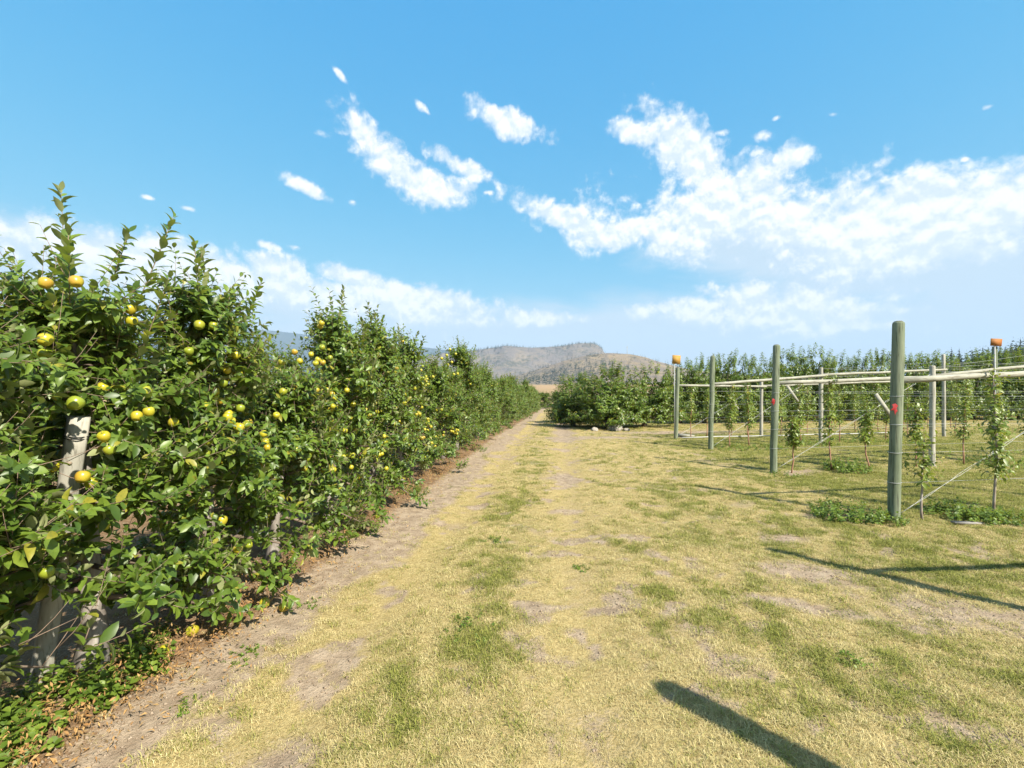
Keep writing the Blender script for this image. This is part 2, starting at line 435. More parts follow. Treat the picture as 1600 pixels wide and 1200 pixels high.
def ground_masks(x, y):
    """green, soil, litter in 0..1 for points on the ground"""
    x = np.asarray(x, float); y = np.asarray(y, float)
    r = x - (ROW_A + ROW_B * y)
    xw = x + 0.35 * (fbm(x, y, 2.3, 3, 90) - 0.5) + 0.9 * (fbm(x, y, 0.7, 2, 92) - 0.5); yw = y + 0.35 * (fbm(x, y, 2.3, 3, 91) - 0.5) + 0.9 * (fbm(x, y, 0.7, 2, 93) - 0.5)
    X0, Y0 = x, y; x, y = 0.8 * xw + 0.6 * yw, 0.8 * yw - 0.6 * xw
    n5 = fbm(x, y, 11.0, 3, 53); n6 = fbm(x, y, 6.0, 3, 81); n7 = fbm(x, y, 1.6, 4, 61)
    n1 = fbm(x, y, 0.55, 4, 21); n2 = fbm(x, y, 2.2, 4, 31); n3 = fbm(x, y, 1.1, 4, 41); n4 = fbm(x, y, 5.0, 3, 51)
    x, y = X0, Y0
    right = sstep(2.2, 5.5, r + 0.35 * (n1 - 0.5) * 4) * (1 - 0.15 * sstep(15, 25, y))
    mid = np.exp(-((r - 2.0) / 0.32) ** 2) * 0.11
    green = sstep(0.487, 0.68, 0.12 * n1 + 0.22 * n2 + 0.28 * n4 + 0.36 * n5 + 0.055 * right + mid * (0.3 + n3))
    green = green * 0.75 + 0.13 * right + 0.01
    ruts = np.exp(-((r - 1.35) / 0.24) ** 2) + np.exp(-((r - 2.8) / 0.32) ** 2)
    green = green * (1 - 0.8 * np.clip(ruts, 0, 1))
    green = np.maximum(green, 0.36 * right * sstep(7, 11, y) * (0.55 + 0.6 * n2))
    tr = sstep(4.2, 5.2, x) * (1 - sstep(17, 19, y)) * sstep(5, 6, y)
    green = np.maximum(green, tr * (0.25 + 0.75 * n2))
    # bare earth: strip beside the row, tracks, scuffed patches, the crossing track
    strip = sstep(-0.2, 0.25, r) * (1 - sstep(0.82, 1.2, r + (n3 - 0.5) * 0.9))
    under = (1 - sstep(0.1, 0.45, r)) * (1 - sstep(60, 70, y))
    tracks = 0.55 * (np.exp(-((r - 1.35) / 0.22) ** 2) + 0.8 * np.exp(-((r - 2.8) / 0.28) ** 2)) * sstep(0.45, 0.65, n3)
    tracks = tracks + 0.8 * np.exp(-((r - 2.75) / 0.4) ** 2) * sstep(13, 18, y) * (0.5 + n3)
    patches = (0.95 * spot(x, y, 2.6, 4.1, 0.6, 0.3, -0.2) + 1.0 * spot(x, y, 3.4, 3.25, 0.85, 0.4, -0.4) + 0.7 * spot(x, y, 2.3, 3.4, 0.5, 0.15, -0.5) + 0.9 * spot(x, y, 3.0, 5.0, 0.35, 0.2) + 0.8 * spot(x, y, 4.1, 5.9, 0.6, 0.2)
               + 0.8 * spot(x, y, -0.1, 4.9, 0.25, 0.12) + 0.6 * spot(x, y, 0.7, 8.3, 1.0, 0.5) + 0.5 * spot(x, y, 0.25, 2.3, 0.35, 0.25) + 0.5 * spot(x, y, 1.1, 2.9, 0.5, 0.3)
               + 0.9 * spot(x, y, 2.6, 15.0, 3.0, 0.75, 0.08) + 0.9 * spot(x, y, 6.5, 17.6, 4.0, 0.8, 0.1) + 0.7 * spot(x, y, 6.5, 9.0, 0.9, 0.2) + 0.7 * spot(x, y, 5.3, 8.8, 0.5, 0.2))
    soil = np.clip(strip * (0.45 + 0.6 * n3 + 0.5 * n5) + under + tracks + patches * (0.1 + 0.8 * n2 + 0.8 * n5) + 0.5 * sstep(0.64, 0.76, n7), 0, 1)
    soil = np.maximum(soil, 0.85 * sstep(0.545, 0.68, 0.35 * n2 + 0.65 * n6) * (1 - 0.6 * green))
    litter = np.clip(np.maximum(np.exp(-((r - 0.28) / 0.28) ** 2), 0.95 * (r < 0.28)) * (0.4 + n2), 0, 1) * (1 - sstep(45, 55, y))
    return np.clip(green, 0, 1), np.clip(soil, 0, 1), litter


def make_ground():
    xs = np.concatenate([-np.geomspace(7000, 10, 40), np.arange(-9.9, 16, 0.07), np.geomspace(16.2, 7000, 44)])
    ys = np.concatenate([-np.geomspace(7000, 3, 20), np.arange(-2.5, 1.5, 0.3), np.arange(1.5, 11, 0.06), np.geomspace(11.05, 60, 130), np.geomspace(62, 7000, 50)])
    X, Y = np.meshgrid(xs, ys)
    Z = ground_z(X, Y)
    g, s, l = ground_masks(X, Y)
    ny, nx = X.shape
    i = np.arange(ny - 1)[:, None] * nx; j = np.arange(nx - 1)[None, :]
    q = np.stack([i + j, i + j + 1, i + nx + j + 1, i + nx + j], -1).reshape(-1, 4)
    m, t, out = new_mat('orchard_ground'); p = principled(t, out, 0.95, 0.1)
    gm, so, li = attr(t, 'green'), attr(t, 'soil'), attr(t, 'litter')
    geo = t.nodes.new('ShaderNodeNewGeometry'); pos = geo.outputs['Position']
    sep = t.nodes.new('ShaderNodeSeparateXYZ'); t.links.new(pos, sep.inputs[0])
    fine = NOISE(t, pos, 55, 4, 0.7); med = NOISE(t, pos, 9, 5, 0.6); big = NOISE(t, pos, 1.3, 4, 0.6)
    straw = MIX(t, MR(t, fine, 0.3, 0.7), (0.20, 0.148, 0.06), (0.41, 0.325, 0.15))
    straw = MIX(t, MR(t, med, 0.35, 0.7, 0, 0.5), straw, (0.30, 0.23, 0.10))
    gr = MIX(t, MR(t, fine, 0.3, 0.7), (0.10, 0.10, 0.026), (0.22, 0.21, 0.06))
    gfac = MR(t, M(t, 'ADD', gm, M(t, 'MULTIPLY', M(t, 'SUBTRACT', med, 0.5), 1.2)), 0.2, 0.8)
    c = MIX(t, gfac, straw, gr)
    soil = MIX(t, MR(t, med, 0.3, 0.7), (0.215, 0.160, 0.108), (0.335, 0.262, 0.185))
    soil = MIX(t, MR(t, fine, 0.5, 0.75, 0, 0.5), soil, (0.105, 0.073, 0.047))
    sfac = MR(t, M(t, 'ADD', so, M(t, 'MULTIPLY', M(t, 'SUBTRACT', fine, 0.5), 1.0)), 0.3, 0.75)
    c = MIX(t, sfac, c, soil)
    c = MIX(t, MR(t, M(t, 'ADD', li, M(t, 'MULTIPLY', M(t, 'SUBTRACT', fine, 0.5), 1.5)), 0.40, 0.8, 0, 0.85), c, (0.15, 0.088, 0.043))
    far = MIX(t, MR(t, NOISE(t, pos, 0.012, 4), 0.4, 0.65), (0.30, 0.20, 0.115), (0.24, 0.175, 0.09))
    c = MIX(t, MR(t, sep.outputs[1], 75, 110), c, far)
    t.links.new(c, p.inputs['Base Color'])
    b = t.nodes.new('ShaderNodeBump'); b.inputs['Strength'].default_value = 0.8; b.inputs['Distance'].default_value = 0.02
    t.links.new(M(t, 'ADD', fine, M(t, 'MULTIPLY', med, 1.5)), b.inputs['Height']); t.links.new(b.outputs[0], p.inputs['Normal'])
    me = mesh_np('ground', np.stack([X, Y, Z], -1).reshape(-1, 3), [q], m, True, {'green': g.ravel(), 'soil': s.ravel(), 'litter': l.ravel()})
    return tag(put('ground', me), kind='structure')


make_ground()

# ------------------------------------------------------------------ hills and mountains


def hill_obj(name, prof, depth, front, back, mat, shape, nseed, relief, nx=180, ny=60, drop=-3.0):
    pts = np.array(prof, float); k = depth / F
    xs = np.linspace(pts[0, 0], pts[-1, 0], nx); top = np.interp(xs, pts[:, 0], pts[:, 1])
    H = EYE + (HZ - top) * k
    wx = (xs - 800) * k
    v = np.linspace(0, 1, ny)                       # 0 foot .. 0.7 ridge .. 1 behind
    yy = np.where(v < 0.7, depth - front * (1 - v / 0.7), depth + back * (v - 0.7) / 0.3)
    s = np.where(v < 0.7, shape(v / 0.7), 1 - 0.25 * ((v - 0.7) / 0.3) ** 1.5 * 2)
    X, Y = np.meshgrid(wx, yy); S = np.broadcast_to(s[:, None], X.shape)
    vv = np.broadcast_to(v[:, None], X.shape)
    nz = (fbm(X, Y, 1.0 / (front * 0.35), 5, nseed) - 0.5)
    rid = np.abs(fbm(X, Y * 0.45, 1.0 / (front * 0.16), 4, nseed + 9) - 0.5)
    fade = np.clip(vv / 0.2, 0, 1) * (1 - 0.8 * np.exp(-((vv - 0.7) / 0.06) ** 2))
    Z = drop + (H[None, :] - drop) * S + (nz * relief - rid * relief * 1.2) * fade
    Y = Y + nz * front * 0.25 * fade
    i = np.arange(ny - 1)[:, None] * nx; j = np.arange(nx - 1)[None, :]
    q = np.stack([i + j, i + j + 1, i + nx + j + 1, i + nx + j], -1).reshape(-1, 4)
    me = mesh_np(name, np.stack([X, Y, Z], -1).reshape(-1, 3), [q], mat, True)
    return tag(put(name, me), kind='structure'), (X, Y, Z, vv)


def hill_mat(name, rock, grass, dark, sc):
    m, t, out = new_mat(name); p = principled(t, out, 0.95, 0.1)
    geo = t.nodes.new('ShaderNodeNewGeometry'); pos = geo.outputs['Position']
    mp = t.nodes.new('ShaderNodeMapping'); mp.inputs['Scale'].default_value = (1, 1, 0.35); t.links.new(pos, mp.inputs[0])
    n1 = NOISE(t, mp.outputs[0], sc, 6, 0.65, 0.6); n2 = NOISE(t, pos, sc * 5, 5, 0.7); n3 = NOISE(t, pos, sc * 0.5, 4)
    sep = t.nodes.new('ShaderNodeSeparateXYZ'); t.links.new(geo.outputs['Normal'], sep.inputs[0])
    c = MIX(t, MR(t, n1, 0.38, 0.62), rock, grass)
    steep = MR(t, sep.outputs[2], 0.45, 0.85)
    c = MIX(t, steep, MIX(t, MR(t, n2, 0.3, 0.7), tuple(x * 0.75 for x in rock), tuple(x * 1.2 for x in rock)), c)
    c = MIX(t, MR(t, M(t, 'ADD', M(t, 'MULTIPLY', n2, 0.7), M(t, 'MULTIPLY', n3, 0.5)), 0.62, 0.74, 0, 0.8), c, dark)
    t.links.new(c, p.inputs['Base Color'])
    b = t.nodes.new('ShaderNodeBump'); b.inputs['Strength'].default_value = 0.9; b.inputs['Distance'].default_value = 6.0
    t.links.new(n2, b.inputs['Height']); t.links.new(b.outputs[0], p.inputs['Normal'])
    return m


HM = hill_mat('dry_rocky_hillside', (0.125, 0.107, 0.098), (0.17, 0.135, 0.10), (0.05, 0.055, 0.038), 0.012)
HM2 = hill_mat('dry_grassy_hillside', (0.15, 0.12, 0.092), (0.22, 0.165, 0.10), (0.045, 0.05, 0.03), 0.02)
HM3 = hill_mat('far_forested_mountain', (0.018, 0.028, 0.026), (0.026, 0.036, 0.03), (0.014, 0.024, 0.022), 0.004)
HM4 = hill_mat('wooded_hillside', (0.04, 0.045, 0.025), (0.07, 0.07, 0.035), (0.025, 0.03, 0.018), 0.05)
mtn, _ = hill_obj('mountains', [(-900, 470), (-300, 480), (0, 488), (200, 498), (330, 506), (400, 513), (470, 521), (560, 531), (655, 541), (700, 546), (760, 553), (900, 575), (1000, 604)],
                  5000, 2200, 900, HM3, lambda u: u ** 1.1, 5, 120)
mesa, mesa_g = hill_obj('mesa_hill', [(480, 604), (560, 590), (640, 563), (690, 552), (745, 546), (790, 540), (830, 543), (870, 541), (905, 536), (926, 536), (937, 541), (943, 556), (960, 568), (1010, 580), (1120, 600)],
                        2200, 750, 420, HM, lambda u: np.where(u < 0.72, 0.58 * (u / 0.72) ** 1.25, 0.58 + 0.42 * sstep(0.70, 1.0, u)), 15, 40)
knoll, knoll_g = hill_obj('grassy_hill', [(640, 604.5), (720, 600), (780, 592), (830, 580), (880, 564), (920, 554.5), (950, 551), (985, 553), (1010, 558), (1030, 565), (1080, 578), (1200, 590), (1420, 603)],
                          1300, 420, 260, HM2, lambda u: u ** 1.15, 25, 14)
wood, wood_g = hill_obj('wooded_hill', [(1380, 604), (1440, 592), (1490, 570), (1540, 560), (1600, 545), (1700, 528), (1900, 505), (2200, 520), (2600, 560)],
                        300, 130, 80, HM4, lambda u: u ** 1.2, 35, 4, 90, 40)


def conifer_pts(n, H, w, seed, tiers=9, per=9):
    """one ragged conifer crown of drooping needle sprays: verts and triangles"""
    r = np.random.default_rng(seed); V, T = [], []
    for k in range(tiers):
        u = k / (tiers - 1); z = H * (0.14 + 0.82 * u); L = w * (1 - u) ** 0.85 + 0.04 * w
        m = max(4, int(per * (1 - 0.5 * u)))
        for a in r.uniform(0, 2 * np.pi) + np.arange(m) * 2 * np.pi / m + r.normal(0, 0.25, m):
            l = L * r.uniform(0.65, 1.15); d = np.array([np.cos(a), np.sin(a), 0]); s = np.array([-np.sin(a), np.cos(a), 0])
            b = len(V); zz = z + r.normal(0, H * 0.02)
            V += [np.array([0, 0, zz + H * 0.05]), d * l * 0.6 + s * l * 0.33 + [0, 0, zz - l * 0.12], d * l + [0, 0, zz - l * 0.32], d * l * 0.6 - s * l * 0.33 + [0, 0, zz - l * 0.12]]
            T += [[b, b + 1, b + 2], [b, b + 2, b + 3]]
    b = len(V); V += [np.array([0.02 * w, 0, H * 0.9]), np.array([-0.02 * w, 0.02 * w, H * 0.9]), np.array([0, 0, H])]; T += [[b, b + 1, b + 2]]
    return np.array(V), np.array(T)


def hill_wood(name, grid, mat, count, pick, hmin, hmax, seed, label):
    X, Y, Z, vv = grid; ny, nx = X.shape; r = np.random.default_rng(seed)
    base = [conifer_pts(0, 1.0, 0.27, s, 4, 5) for s in range(5)]
    V, T = [], []; n = 0; b0 = 0
    while n < count:
        a = r.uniform(0, nx - 1.01); b = r.uniform(0, ny - 1.01); ia, ib = int(a), int(b)
        if r.uniform() > pick(X[ib, ia], Y[ib, ia], vv[ib, ia], a / nx): continue
        fa, fb = a - ia, b - ib
        P = [(1 - fa) * (1 - fb) * G[ib, ia] + fa * (1 - fb) * G[ib, ia + 1] + (1 - fa) * fb * G[ib + 1, ia] + fa * fb * G[ib + 1, ia + 1] for G in (X, Y, Z)]
        v, t = base[r.integers(5)]; h = r.uniform(hmin, hmax)
        V.append(v * [h * r.uniform(0.8, 1.3), h * r.uniform(0.8, 1.3), h] + P - [0, 0, 0.1 * h]); T.append(t + b0); b0 += len(v); n += 1
    V = np.concatenate(V); T = np.concatenate(T)
    me = mesh_np(name, V, [T], mat, False, {'tint': r.uniform(0, 1, len(V) // 1)})
    return tag(put(name, me), label, 'forest', kind='stuff')


def fold(x, y, s, seed): return float(fbm(np.array([x]), np.array([y]), s, 3, seed)[0])


hill_wood('mesa_forest', mesa_g, MT['needle'], 3800,
          lambda x, y, v, a: (1.0 if 0.63 < v < 0.86 else 0.10) * (1.0 if fold(x, y, 0.006, 3) > 0.42 else 0.15), 10, 18, 1, 'dark conifers along the flat top of the far mesa')
hill_wood('hill_forest', knoll_g, MT['needle'], 2600,
          lambda x, y, v, a: (0.07 + 0.9 * (fold(x, y, 0.012, 8) > 0.45) * (v < 0.55) * (x < 330) + 0.10 * (v > 0.62)), 9, 16, 2, 'scattered dark conifers on the dry hill below the mesa')
hill_wood('hillside_forest', wood_g, MT['needle'], 2200, lambda x, y, v, a: (0.25 + 0.6 * (v < 0.68)) * (a < 0.6), 6, 12, 3, 'dark conifer wood covering the hillside beyond the orchard at right')

# single pines standing out against the sky on the ridge
ORD = 'first second third fourth fifth sixth seventh eighth ninth tenth eleventh twelfth thirteenth fourteenth fifteenth sixteenth seventeenth'.split()
pine_src = []
for s in range(3):
    v, t = conifer_pts(0, 1.0, 0.24, 40 + s, 11, 9)
    crown = mesh_np('pine_crown', v, [t], MT['needle'], False, {'tint': np.random.default_rng(s).uniform(0, 1, len(v))})
    tr = tube_mesh('pine_trunk', [([(0, 0, -0.1), (0, 0, 0.5), (0, 0, 0.9)], [0.022, 0.014, 0.004])], MT['bark_dark'], 6)
    pine_src.append((crown, tr))
rp = random.Random(4)
for k, (x_, top_, h_) in enumerate([(1487, 543, 9), (1499, 544, 9), (1519, 545, 9), (1527, 546, 8), (1536, 541, 10), (1545, 541, 9), (1563, 538, 10), (1571, 540, 9), (1580, 536, 10), (1588, 534, 9), (1595, 528, 12), (1606, 530, 10)]):
    d_ = 300 + rp.uniform(-8, 8); P = px(x_, top_, d_)
    h_ *= 1.4; e = empty('pine_tree', (P.x, P.y, P.z - h_)); e.scale = (h_, h_, h_); e.rotation_euler.z = rp.uniform(0, 6)
    c_, t_ = pine_src[k % 3]; put('trunk', t_, e); put('crown', c_, e)
    tag(e, f'dark pine on the wooded ridge, {ORD[k]} from the low end of the ridge', 'tree', 'pines on the ridge')

# radio mast on the dry hill
mp_ = px(980, 541, 1300); mb_ = px(980, 555, 1300)
mast = empty('radio_mast', (mp_.x, mp_.y, mb_.z)); mh = mp_.z - mb_.z
put('pole', tube_mesh('mast_pole', [([(0, 0, -2), (0, 0, mh)], [0.7, 0.45])], MT['post_grey'], 6), mast)
put('antenna', tube_mesh('mast_antenna', [([(-1.6, 0, mh - 2.2), (1.6, 0, mh - 2.2)], 0.5), ([(-1.2, 0, mh - 4.5), (1.2, 0, mh - 4.5)], 0.45), ([(0, 0, mh - .5), (0, 0, mh + 2)], 0.25)], MT['post_grey'], 5), mast)
tag(mast, 'thin radio mast on top of the dry hill', 'mast')

# ------------------------------------------------------------------ leaves


def leaf_template(lod, droop=0.18, fold_=0.28, W=0.5):
    """leaf along +Y, one unit long; x sideways, z normal"""
    def st(y, w):
        z = -droop * y * y
        return [(-w, y, z + fold_ * w), (0, y, z), (w, y, z + fold_ * w)]
    if lod == 0:
        V = [(0, 0, 0)] + st(0.22, 0.36 * W) + st(0.5, 0.5 * W) + st(0.78, 0.34 * W) + [(0, 1, -droop * 1.15)]
        Tr = [(0, 2, 1), (0, 3, 2), (7, 8, 10), (8, 9, 10)]
        Q = [(1, 2, 5, 4), (2, 3, 6, 5), (4, 5, 8, 7), (5, 6, 9, 8)]
        return np.array(V, float), np.array(Tr), np.array(Q)
    V = [(0, 0, 0)] + st(0.48, 0.5 * W) + [(0, 1, -droop * 1.1)]
    return np.array(V, float), np.array([(0, 2, 1), (0, 3, 2), (1, 2, 4), (2, 3, 4)]), np.zeros((0, 4), int)


def nrm(a):
    return a / (np.linalg.norm(a, axis=-1, keepdims=True) + 1e-9)


class Leaves:
    """positions, directions, normals and lengths of a plant's leaves"""
    def __init__(s): s.p, s.d, s.n, s.l = [], [], [], []

    def add(s, p, d, n, l): s.p.append(p); s.d.append(d); s.n.append(n); s.l.append(l)

    def get(s): return np.concatenate(s.p), np.concatenate(s.d), np.concatenate(s.n), np.concatenate(s.l)


def frames(d, n):
    y = nrm(d); z = nrm(n - (n * y).sum(-1, keepdims=True) * y); x = np.cross(y, z)
    return x, y, z


def leaf_mesh(name, P, D, Nn, L, mat, lod, rs, droop=0.18, W=0.5):
    x, y, z = frames(D, Nn)
    tv, tt, tq = leaf_template(lod, droop, 0.28, W)
    wv = rs.uniform(0.8, 1.15, len(P))[:, None, None]
    V = P[:, None, :] + L[:, None, None] * (tv[None, :, 0:1] * wv * x[:, None, :] + tv[None, :, 1:2] * y[:, None, :] + tv[None, :, 2:3] * rs.uniform(0.1, 2.4, len(P))[:, None, None] * z[:, None, :])
    n, k = V.shape[:2]; off = (np.arange(n) * k)[:, None, None]
    T = (tt[None] + off).reshape(-1, 3); Q = (tq[None] + off).reshape(-1, 4) if len(tq) else np.zeros((0, 4), int)
    return mesh_np(name, V.reshape(-1, 3), [T, Q], mat, True, {'tint': np.repeat(rs.uniform(0, 1, n), k)})


single_leaf = {}


def one_leaf(matname, W, droop):
    key = (matname, W, droop)
    if key not in single_leaf:
        v, t, q = leaf_template(0, droop, 0.28, W)
        single_leaf[key] = mesh_np('leaf', v, [t, q], MT[matname], True, {'tint': np.zeros(len(v))})
    return single_leaf[key]


def put_leaves(root, origin, P, D, Nn, L, matname, W, droop, take):
    """the leaves of index take become parts of their own"""
    x, y, z = frames(D[take], Nn[take]); me = one_leaf(matname, W, droop)
    for k, i in enumerate(take):
        l = float(L[i])
        m = Matrix(((x[k][0] * l, y[k][0] * l, z[k][0] * l, P[i][0]), (x[k][1] * l, y[k][1] * l, z[k][1] * l, P[i][1]), (x[k][2] * l, y[k][2] * l, z[k][2] * l, P[i][2]), (0, 0, 0, 1)))
        o = bpy.data.objects.new('leaf', me); COL.objects.link(o); o.parent = root; o.matrix_local = m


def front_most(P, L, origin, count, cell=7.0):
    """the leaves of a plant that show largest from where the photograph was taken"""
    W_ = P + np.array(origin); d = np.maximum(W_[:, 1], 0.3)
    u = 800 + W_[:, 0] / d * F; v = HZ - (W_[:, 2] - EYE) / d * F
    ins = (u > -20) & (u < 1620) & (v > 0) & (v < 1200)
    dist = np.linalg.norm(W_ - np.array([0, 0, EYE]), axis=1)
    order = np.argsort(dist); seen = set(); keep = []
    for i in order:
        if not ins[i]: continue
        c = (int(u[i] // cell), int(v[i] // cell))
        if c in seen: continue
        s_ = L[i] / dist[i] * F
        rr = max(1, int(s_ * 0.35 // cell))
        for a in range(-rr, rr + 1):
            for b in range(-rr, rr + 1): seen.add((c[0] + a, c[1] + b))
        keep.append(i)
    keep = np.array(keep, int)
    if len(keep) == 0: return keep
    return keep[np.argsort(-(L[keep] / dist[keep]))][:count]


def shoot(L, tw, base, d, length, n, size, r, up=0.35, ang=(45, 75), droop=0.15, taper=0.5, bare=0.0, twr=0.0028):
    """a leafy shoot: curved twig with spirally set leaves"""
    d = nrm(d); bend = np.array([0, 0, up]) * length
    t = np.linspace(bare, 1, n); P = base + d * (t * length)[:, None] + bend * (t ** 2)[:, None]
    T = nrm(d * length + 2 * bend * t[:, None])
    a = r.uniform(0, 6.28) + np.arange(n) * 2.4 + r.normal(0, 0.3, n)
    ref = np.array([0.3, 0.5, 0.81]) if abs(d[2]) < 0.8 else np.array([1.0, 0.2, 0])
    u = nrm(np.cross(T, ref)); w = np.cross(T, u)
    rad = np.cos(a)[:, None] * u + np.sin(a)[:, None] * w
    th = np.radians(r.uniform(*ang, n))[:, None] * (1 - 0.4 * t[:, None] ** 3)
    D = nrm(np.cos(th) * T + np.sin(th) * rad + np.array([0, 0, -1.0]) * droop + r.normal(0, 0.12, (n, 3)))
    Nn = T + np.array([0, 0, 0.55]) + r.normal(0, 0.25, (n, 3))
    L.add(P, D, Nn, size * r.uniform(0.6, 1.2, n) * (1 - taper * t ** 2))
    tp = np.linspace(0, 1, 4)[:, None]
    tw.append((base + d * tp * length + bend * tp ** 2, np.linspace(twr, twr * 0.35, 4)))


def rosette(L, c, out, n, size, r):
    a = r.uniform(0, 6.28) + np.arange(n) * 2.4
    ref = np.array([0.1, 0.2, 0.97]); out = nrm(out + r.normal(0, 0.2, 3)); u = nrm(np.cross(out, ref)); w = np.cross(out, u)
    D = nrm(out * 0.45 + np.cos(a)[:, None] * u + np.sin(a)[:, None] * w + np.array([0, 0, -0.15]) + r.normal(0, 0.15, (n, 3)))
    L.add(np.repeat(c[None], n, 0) + D * 0.012, D, out[None] + np.array([0, 0, 0.5]) + r.normal(0, 0.2, (n, 3)), size * r.uniform(0.7, 1.1, n))


def apple_tree_geo(H, seed, branches=34, per=8, size=0.082, nl=11, leaders=4, lead=0.5, half=0.55, low=0.42, lean=(0, 0), tr_r=0.054):
    """returns limbs (tube paths), twigs (tube paths) and leaves in the tree's own space; the row runs along y"""
    r = np.random.default_rng(seed); L = Leaves(); limbs, tw = [], []
    zt = np.linspace(-0.05, H * 0.88, 9)
    wob = np.cumsum(r.normal(0, 0.018, (9, 2)), 0); wob[0] = 0
    trunk = np.column_stack([wob[:, 0] + lean[0] * zt / H, wob[:, 1] + lean[1] * zt / H, zt])
    rad = tr_r * (1 - 0.86 * np.linspace(0, 1, 9) ** 0.8); rad[0] *= 1.6; rad[1] *= 1.1
    limbs.append((trunk, rad))
    tpos = lambda z: np.array([np.interp(z, zt, trunk[:, i]) for i in range(3)])
    for k in range(branches):
        u = (k + r.uniform(0.1, 0.9)) / branches
        z = low + (H * 0.9 - low) * u
        a = k * 2.4 + r.normal(0, 0.5)
        length = half * (1.2 - 0.95 * u ** 1.3) * r.uniform(0.75, 1.15)
        d = np.array([np.cos(a) * 0.86, np.sin(a) * 1.12, 0]); d /= np.linalg.norm(d)
        rise = r.uniform(0.0, 0.5) - (0.35 if u < 0.2 else 0)
        b0 = tpos(z); tt = np.linspace(0, 1, 5)[:, None]
        path = b0 + d * tt * length + np.array([0, 0, 1]) * (rise * length * tt - 0.22 * length * tt ** 2 * (1 - u))
        limbs.append((path, np.linspace(max(0.007, 0.017 * (1 - u * 0.6)), 0.0035, 5)))
        for j in range(per):
            t = r.uniform(0.22, 1.0); q = np.array([np.interp(t, tt[:, 0], path[:, i]) for i in range(3)])
            od = nrm(d * r.uniform(0.2, 1.0) + r.normal(0, 0.55, 3) + np.array([0, 0, 0.35]))
            ln = r.uniform(0.10, 0.30) * (1.0 + 0.25 * u)
            shoot(L, tw, q, od, ln, max(5, int(nl * ln / 0.22)), size, r, up=r.uniform(0.0, 0.5), droop=0.22)
        for j in range(5):
            t = r.uniform(0.1, 1.0); q = np.array([np.interp(t, tt[:, 0], path[:, i]) for i in range(3)])
            rosette(L, q + r.normal(0, 0.015, 3), r.normal(0, 0.6, 3) + np.array([0, 0, 0.6]) + d * 0.4, 6, size * 0.92, r)
    top = tpos(H * 0.86)
    for k in range(leaders):
        a = r.uniform(0, 6.28); ln = lead * (1.0 if k == 0 else r.uniform(0.35, 0.85))
        b = top + np.array([np.cos(a), np.sin(a), 0]) * r.uniform(0, 0.36) * (k > 0) - np.array([0, 0, 0.08 * k * (r.uniform() > .3)])
        shoot(L, tw, b, np.array([np.cos(a) * 0.35, np.sin(a) * 0.45, 1.0]), ln, int(ln / 0.014), size * 1.12, r, up=0.15, ang=(32, 60), droop=0.02, taper=0.35, twr=0.0045)
    return limbs, tw, L.get()


def cherry_tree_geo(H, seed, spread=1.1, branches=44, per=21, size=0.165, spikes=10):
    r = np.random.default_rng(seed); L = Leaves(); limbs, tw = [], []
    limbs.append((np.array([[0, 0, -0.1], [0.02, 0, 0.35], [0, 0.03, 0.7]]), np.array([0.12, 0.09, 0.08])))
    for k in range(branches):
        a = k * 2.4 + r.normal(0, 0.35); u = (k + 0.5) / branches
        reach = spread * (0.35 + 0.75 * r.uniform() ** 0.6) * (1.1 - 0.55 * u); zt = H * (0.13 + 0.77 * u) * r.uniform(0.92, 1.05)
        d = np.array([np.cos(a), np.sin(a), 0]); b0 = np.array([0, 0, 0.35 + 0.5 * u]); tt = np.linspace(0, 1, 6)[:, None]
        path = b0 + d * reach * tt ** 0.85 + np.array([0, 0, 1]) * ((zt - b0[2]) * tt ** 1.1)
        limbs.append((path, np.linspace(0.035, 0.006, 6)))
        for j in range(per):
            t = r.uniform(0.2, 1.0); q = np.array([np.interp(t, tt[:, 0], path[:, i]) for i in range(3)])
            od = nrm(d * 0.8 + r.normal(0, 0.6, 3) + np.array([0, 0, 0.25])); ln = r.uniform(0.22, 0.5)
            shoot(L, tw, q, od, ln, int(ln / 0.033), size, r, up=-0.05, ang=(50, 85), droop=0.75, taper=0.3, twr=0.004)
    for k in range(spikes):
        a = r.uniform(0, 6.28); rr = spread * r.uniform(0, 0.6); ln = r.uniform(0.35, 0.75)
        b = np.array([np.cos(a) * rr, np.sin(a) * rr, H * r.uniform(0.8, 0.92)])
        shoot(L, tw, b, np.array([np.cos(a) * 0.2, np.sin(a) * 0.2, 1.0]), ln, int(ln / 0.013), size * 1.0, r, up=0, ang=(50, 85), droop=0.4, taper=0.3, twr=0.006)
    return limbs, tw, L.get()


# ------------------------------------------------------------------ apples and the apple row
def lathe(profile, seg=14):
    a = np.linspace(0, 2 * np.pi, seg, endpoint=False)
    V = np.concatenate([np.column_stack([r_ * np.cos(a), r_ * np.sin(a), np.full(seg, z_)]) for r_, z_ in profile])
    n = len(profile); i = np.arange(n - 1)[:, None] * seg; j = np.arange(seg)[None]; k = (j + 1) % seg
    return V, np.stack([i + j, i + k, i + seg + k, i + seg + j], -1).reshape(-1, 4)


ap_prof = [(0.001, -0.026), (0.008, -0.029), (0.017, -0.032), (0.027, -0.024), (0.0345, -0.006), (0.036, 0.008), (0.032, 0.022), (0.023, 0.0305), (0.012, 0.030), (0.004, 0.024), (0.0008, 0.022)]
av, aq = lathe(ap_prof)
stv, stq, stt = tubes([([(0, 0, 0.022), (0.002, 0, 0.036), (0.006, 0, 0.045)], [0.0018, 0.0014, 0.002])], 5)
apple_me = {k: mesh_np('apple', av, [aq], MT[k]) for k in ('apple_yellow', 'apple_green', 'apple_blush')}
stem_me = mesh_np('apple_stem', stv, [stq, stt], MT['twig'])


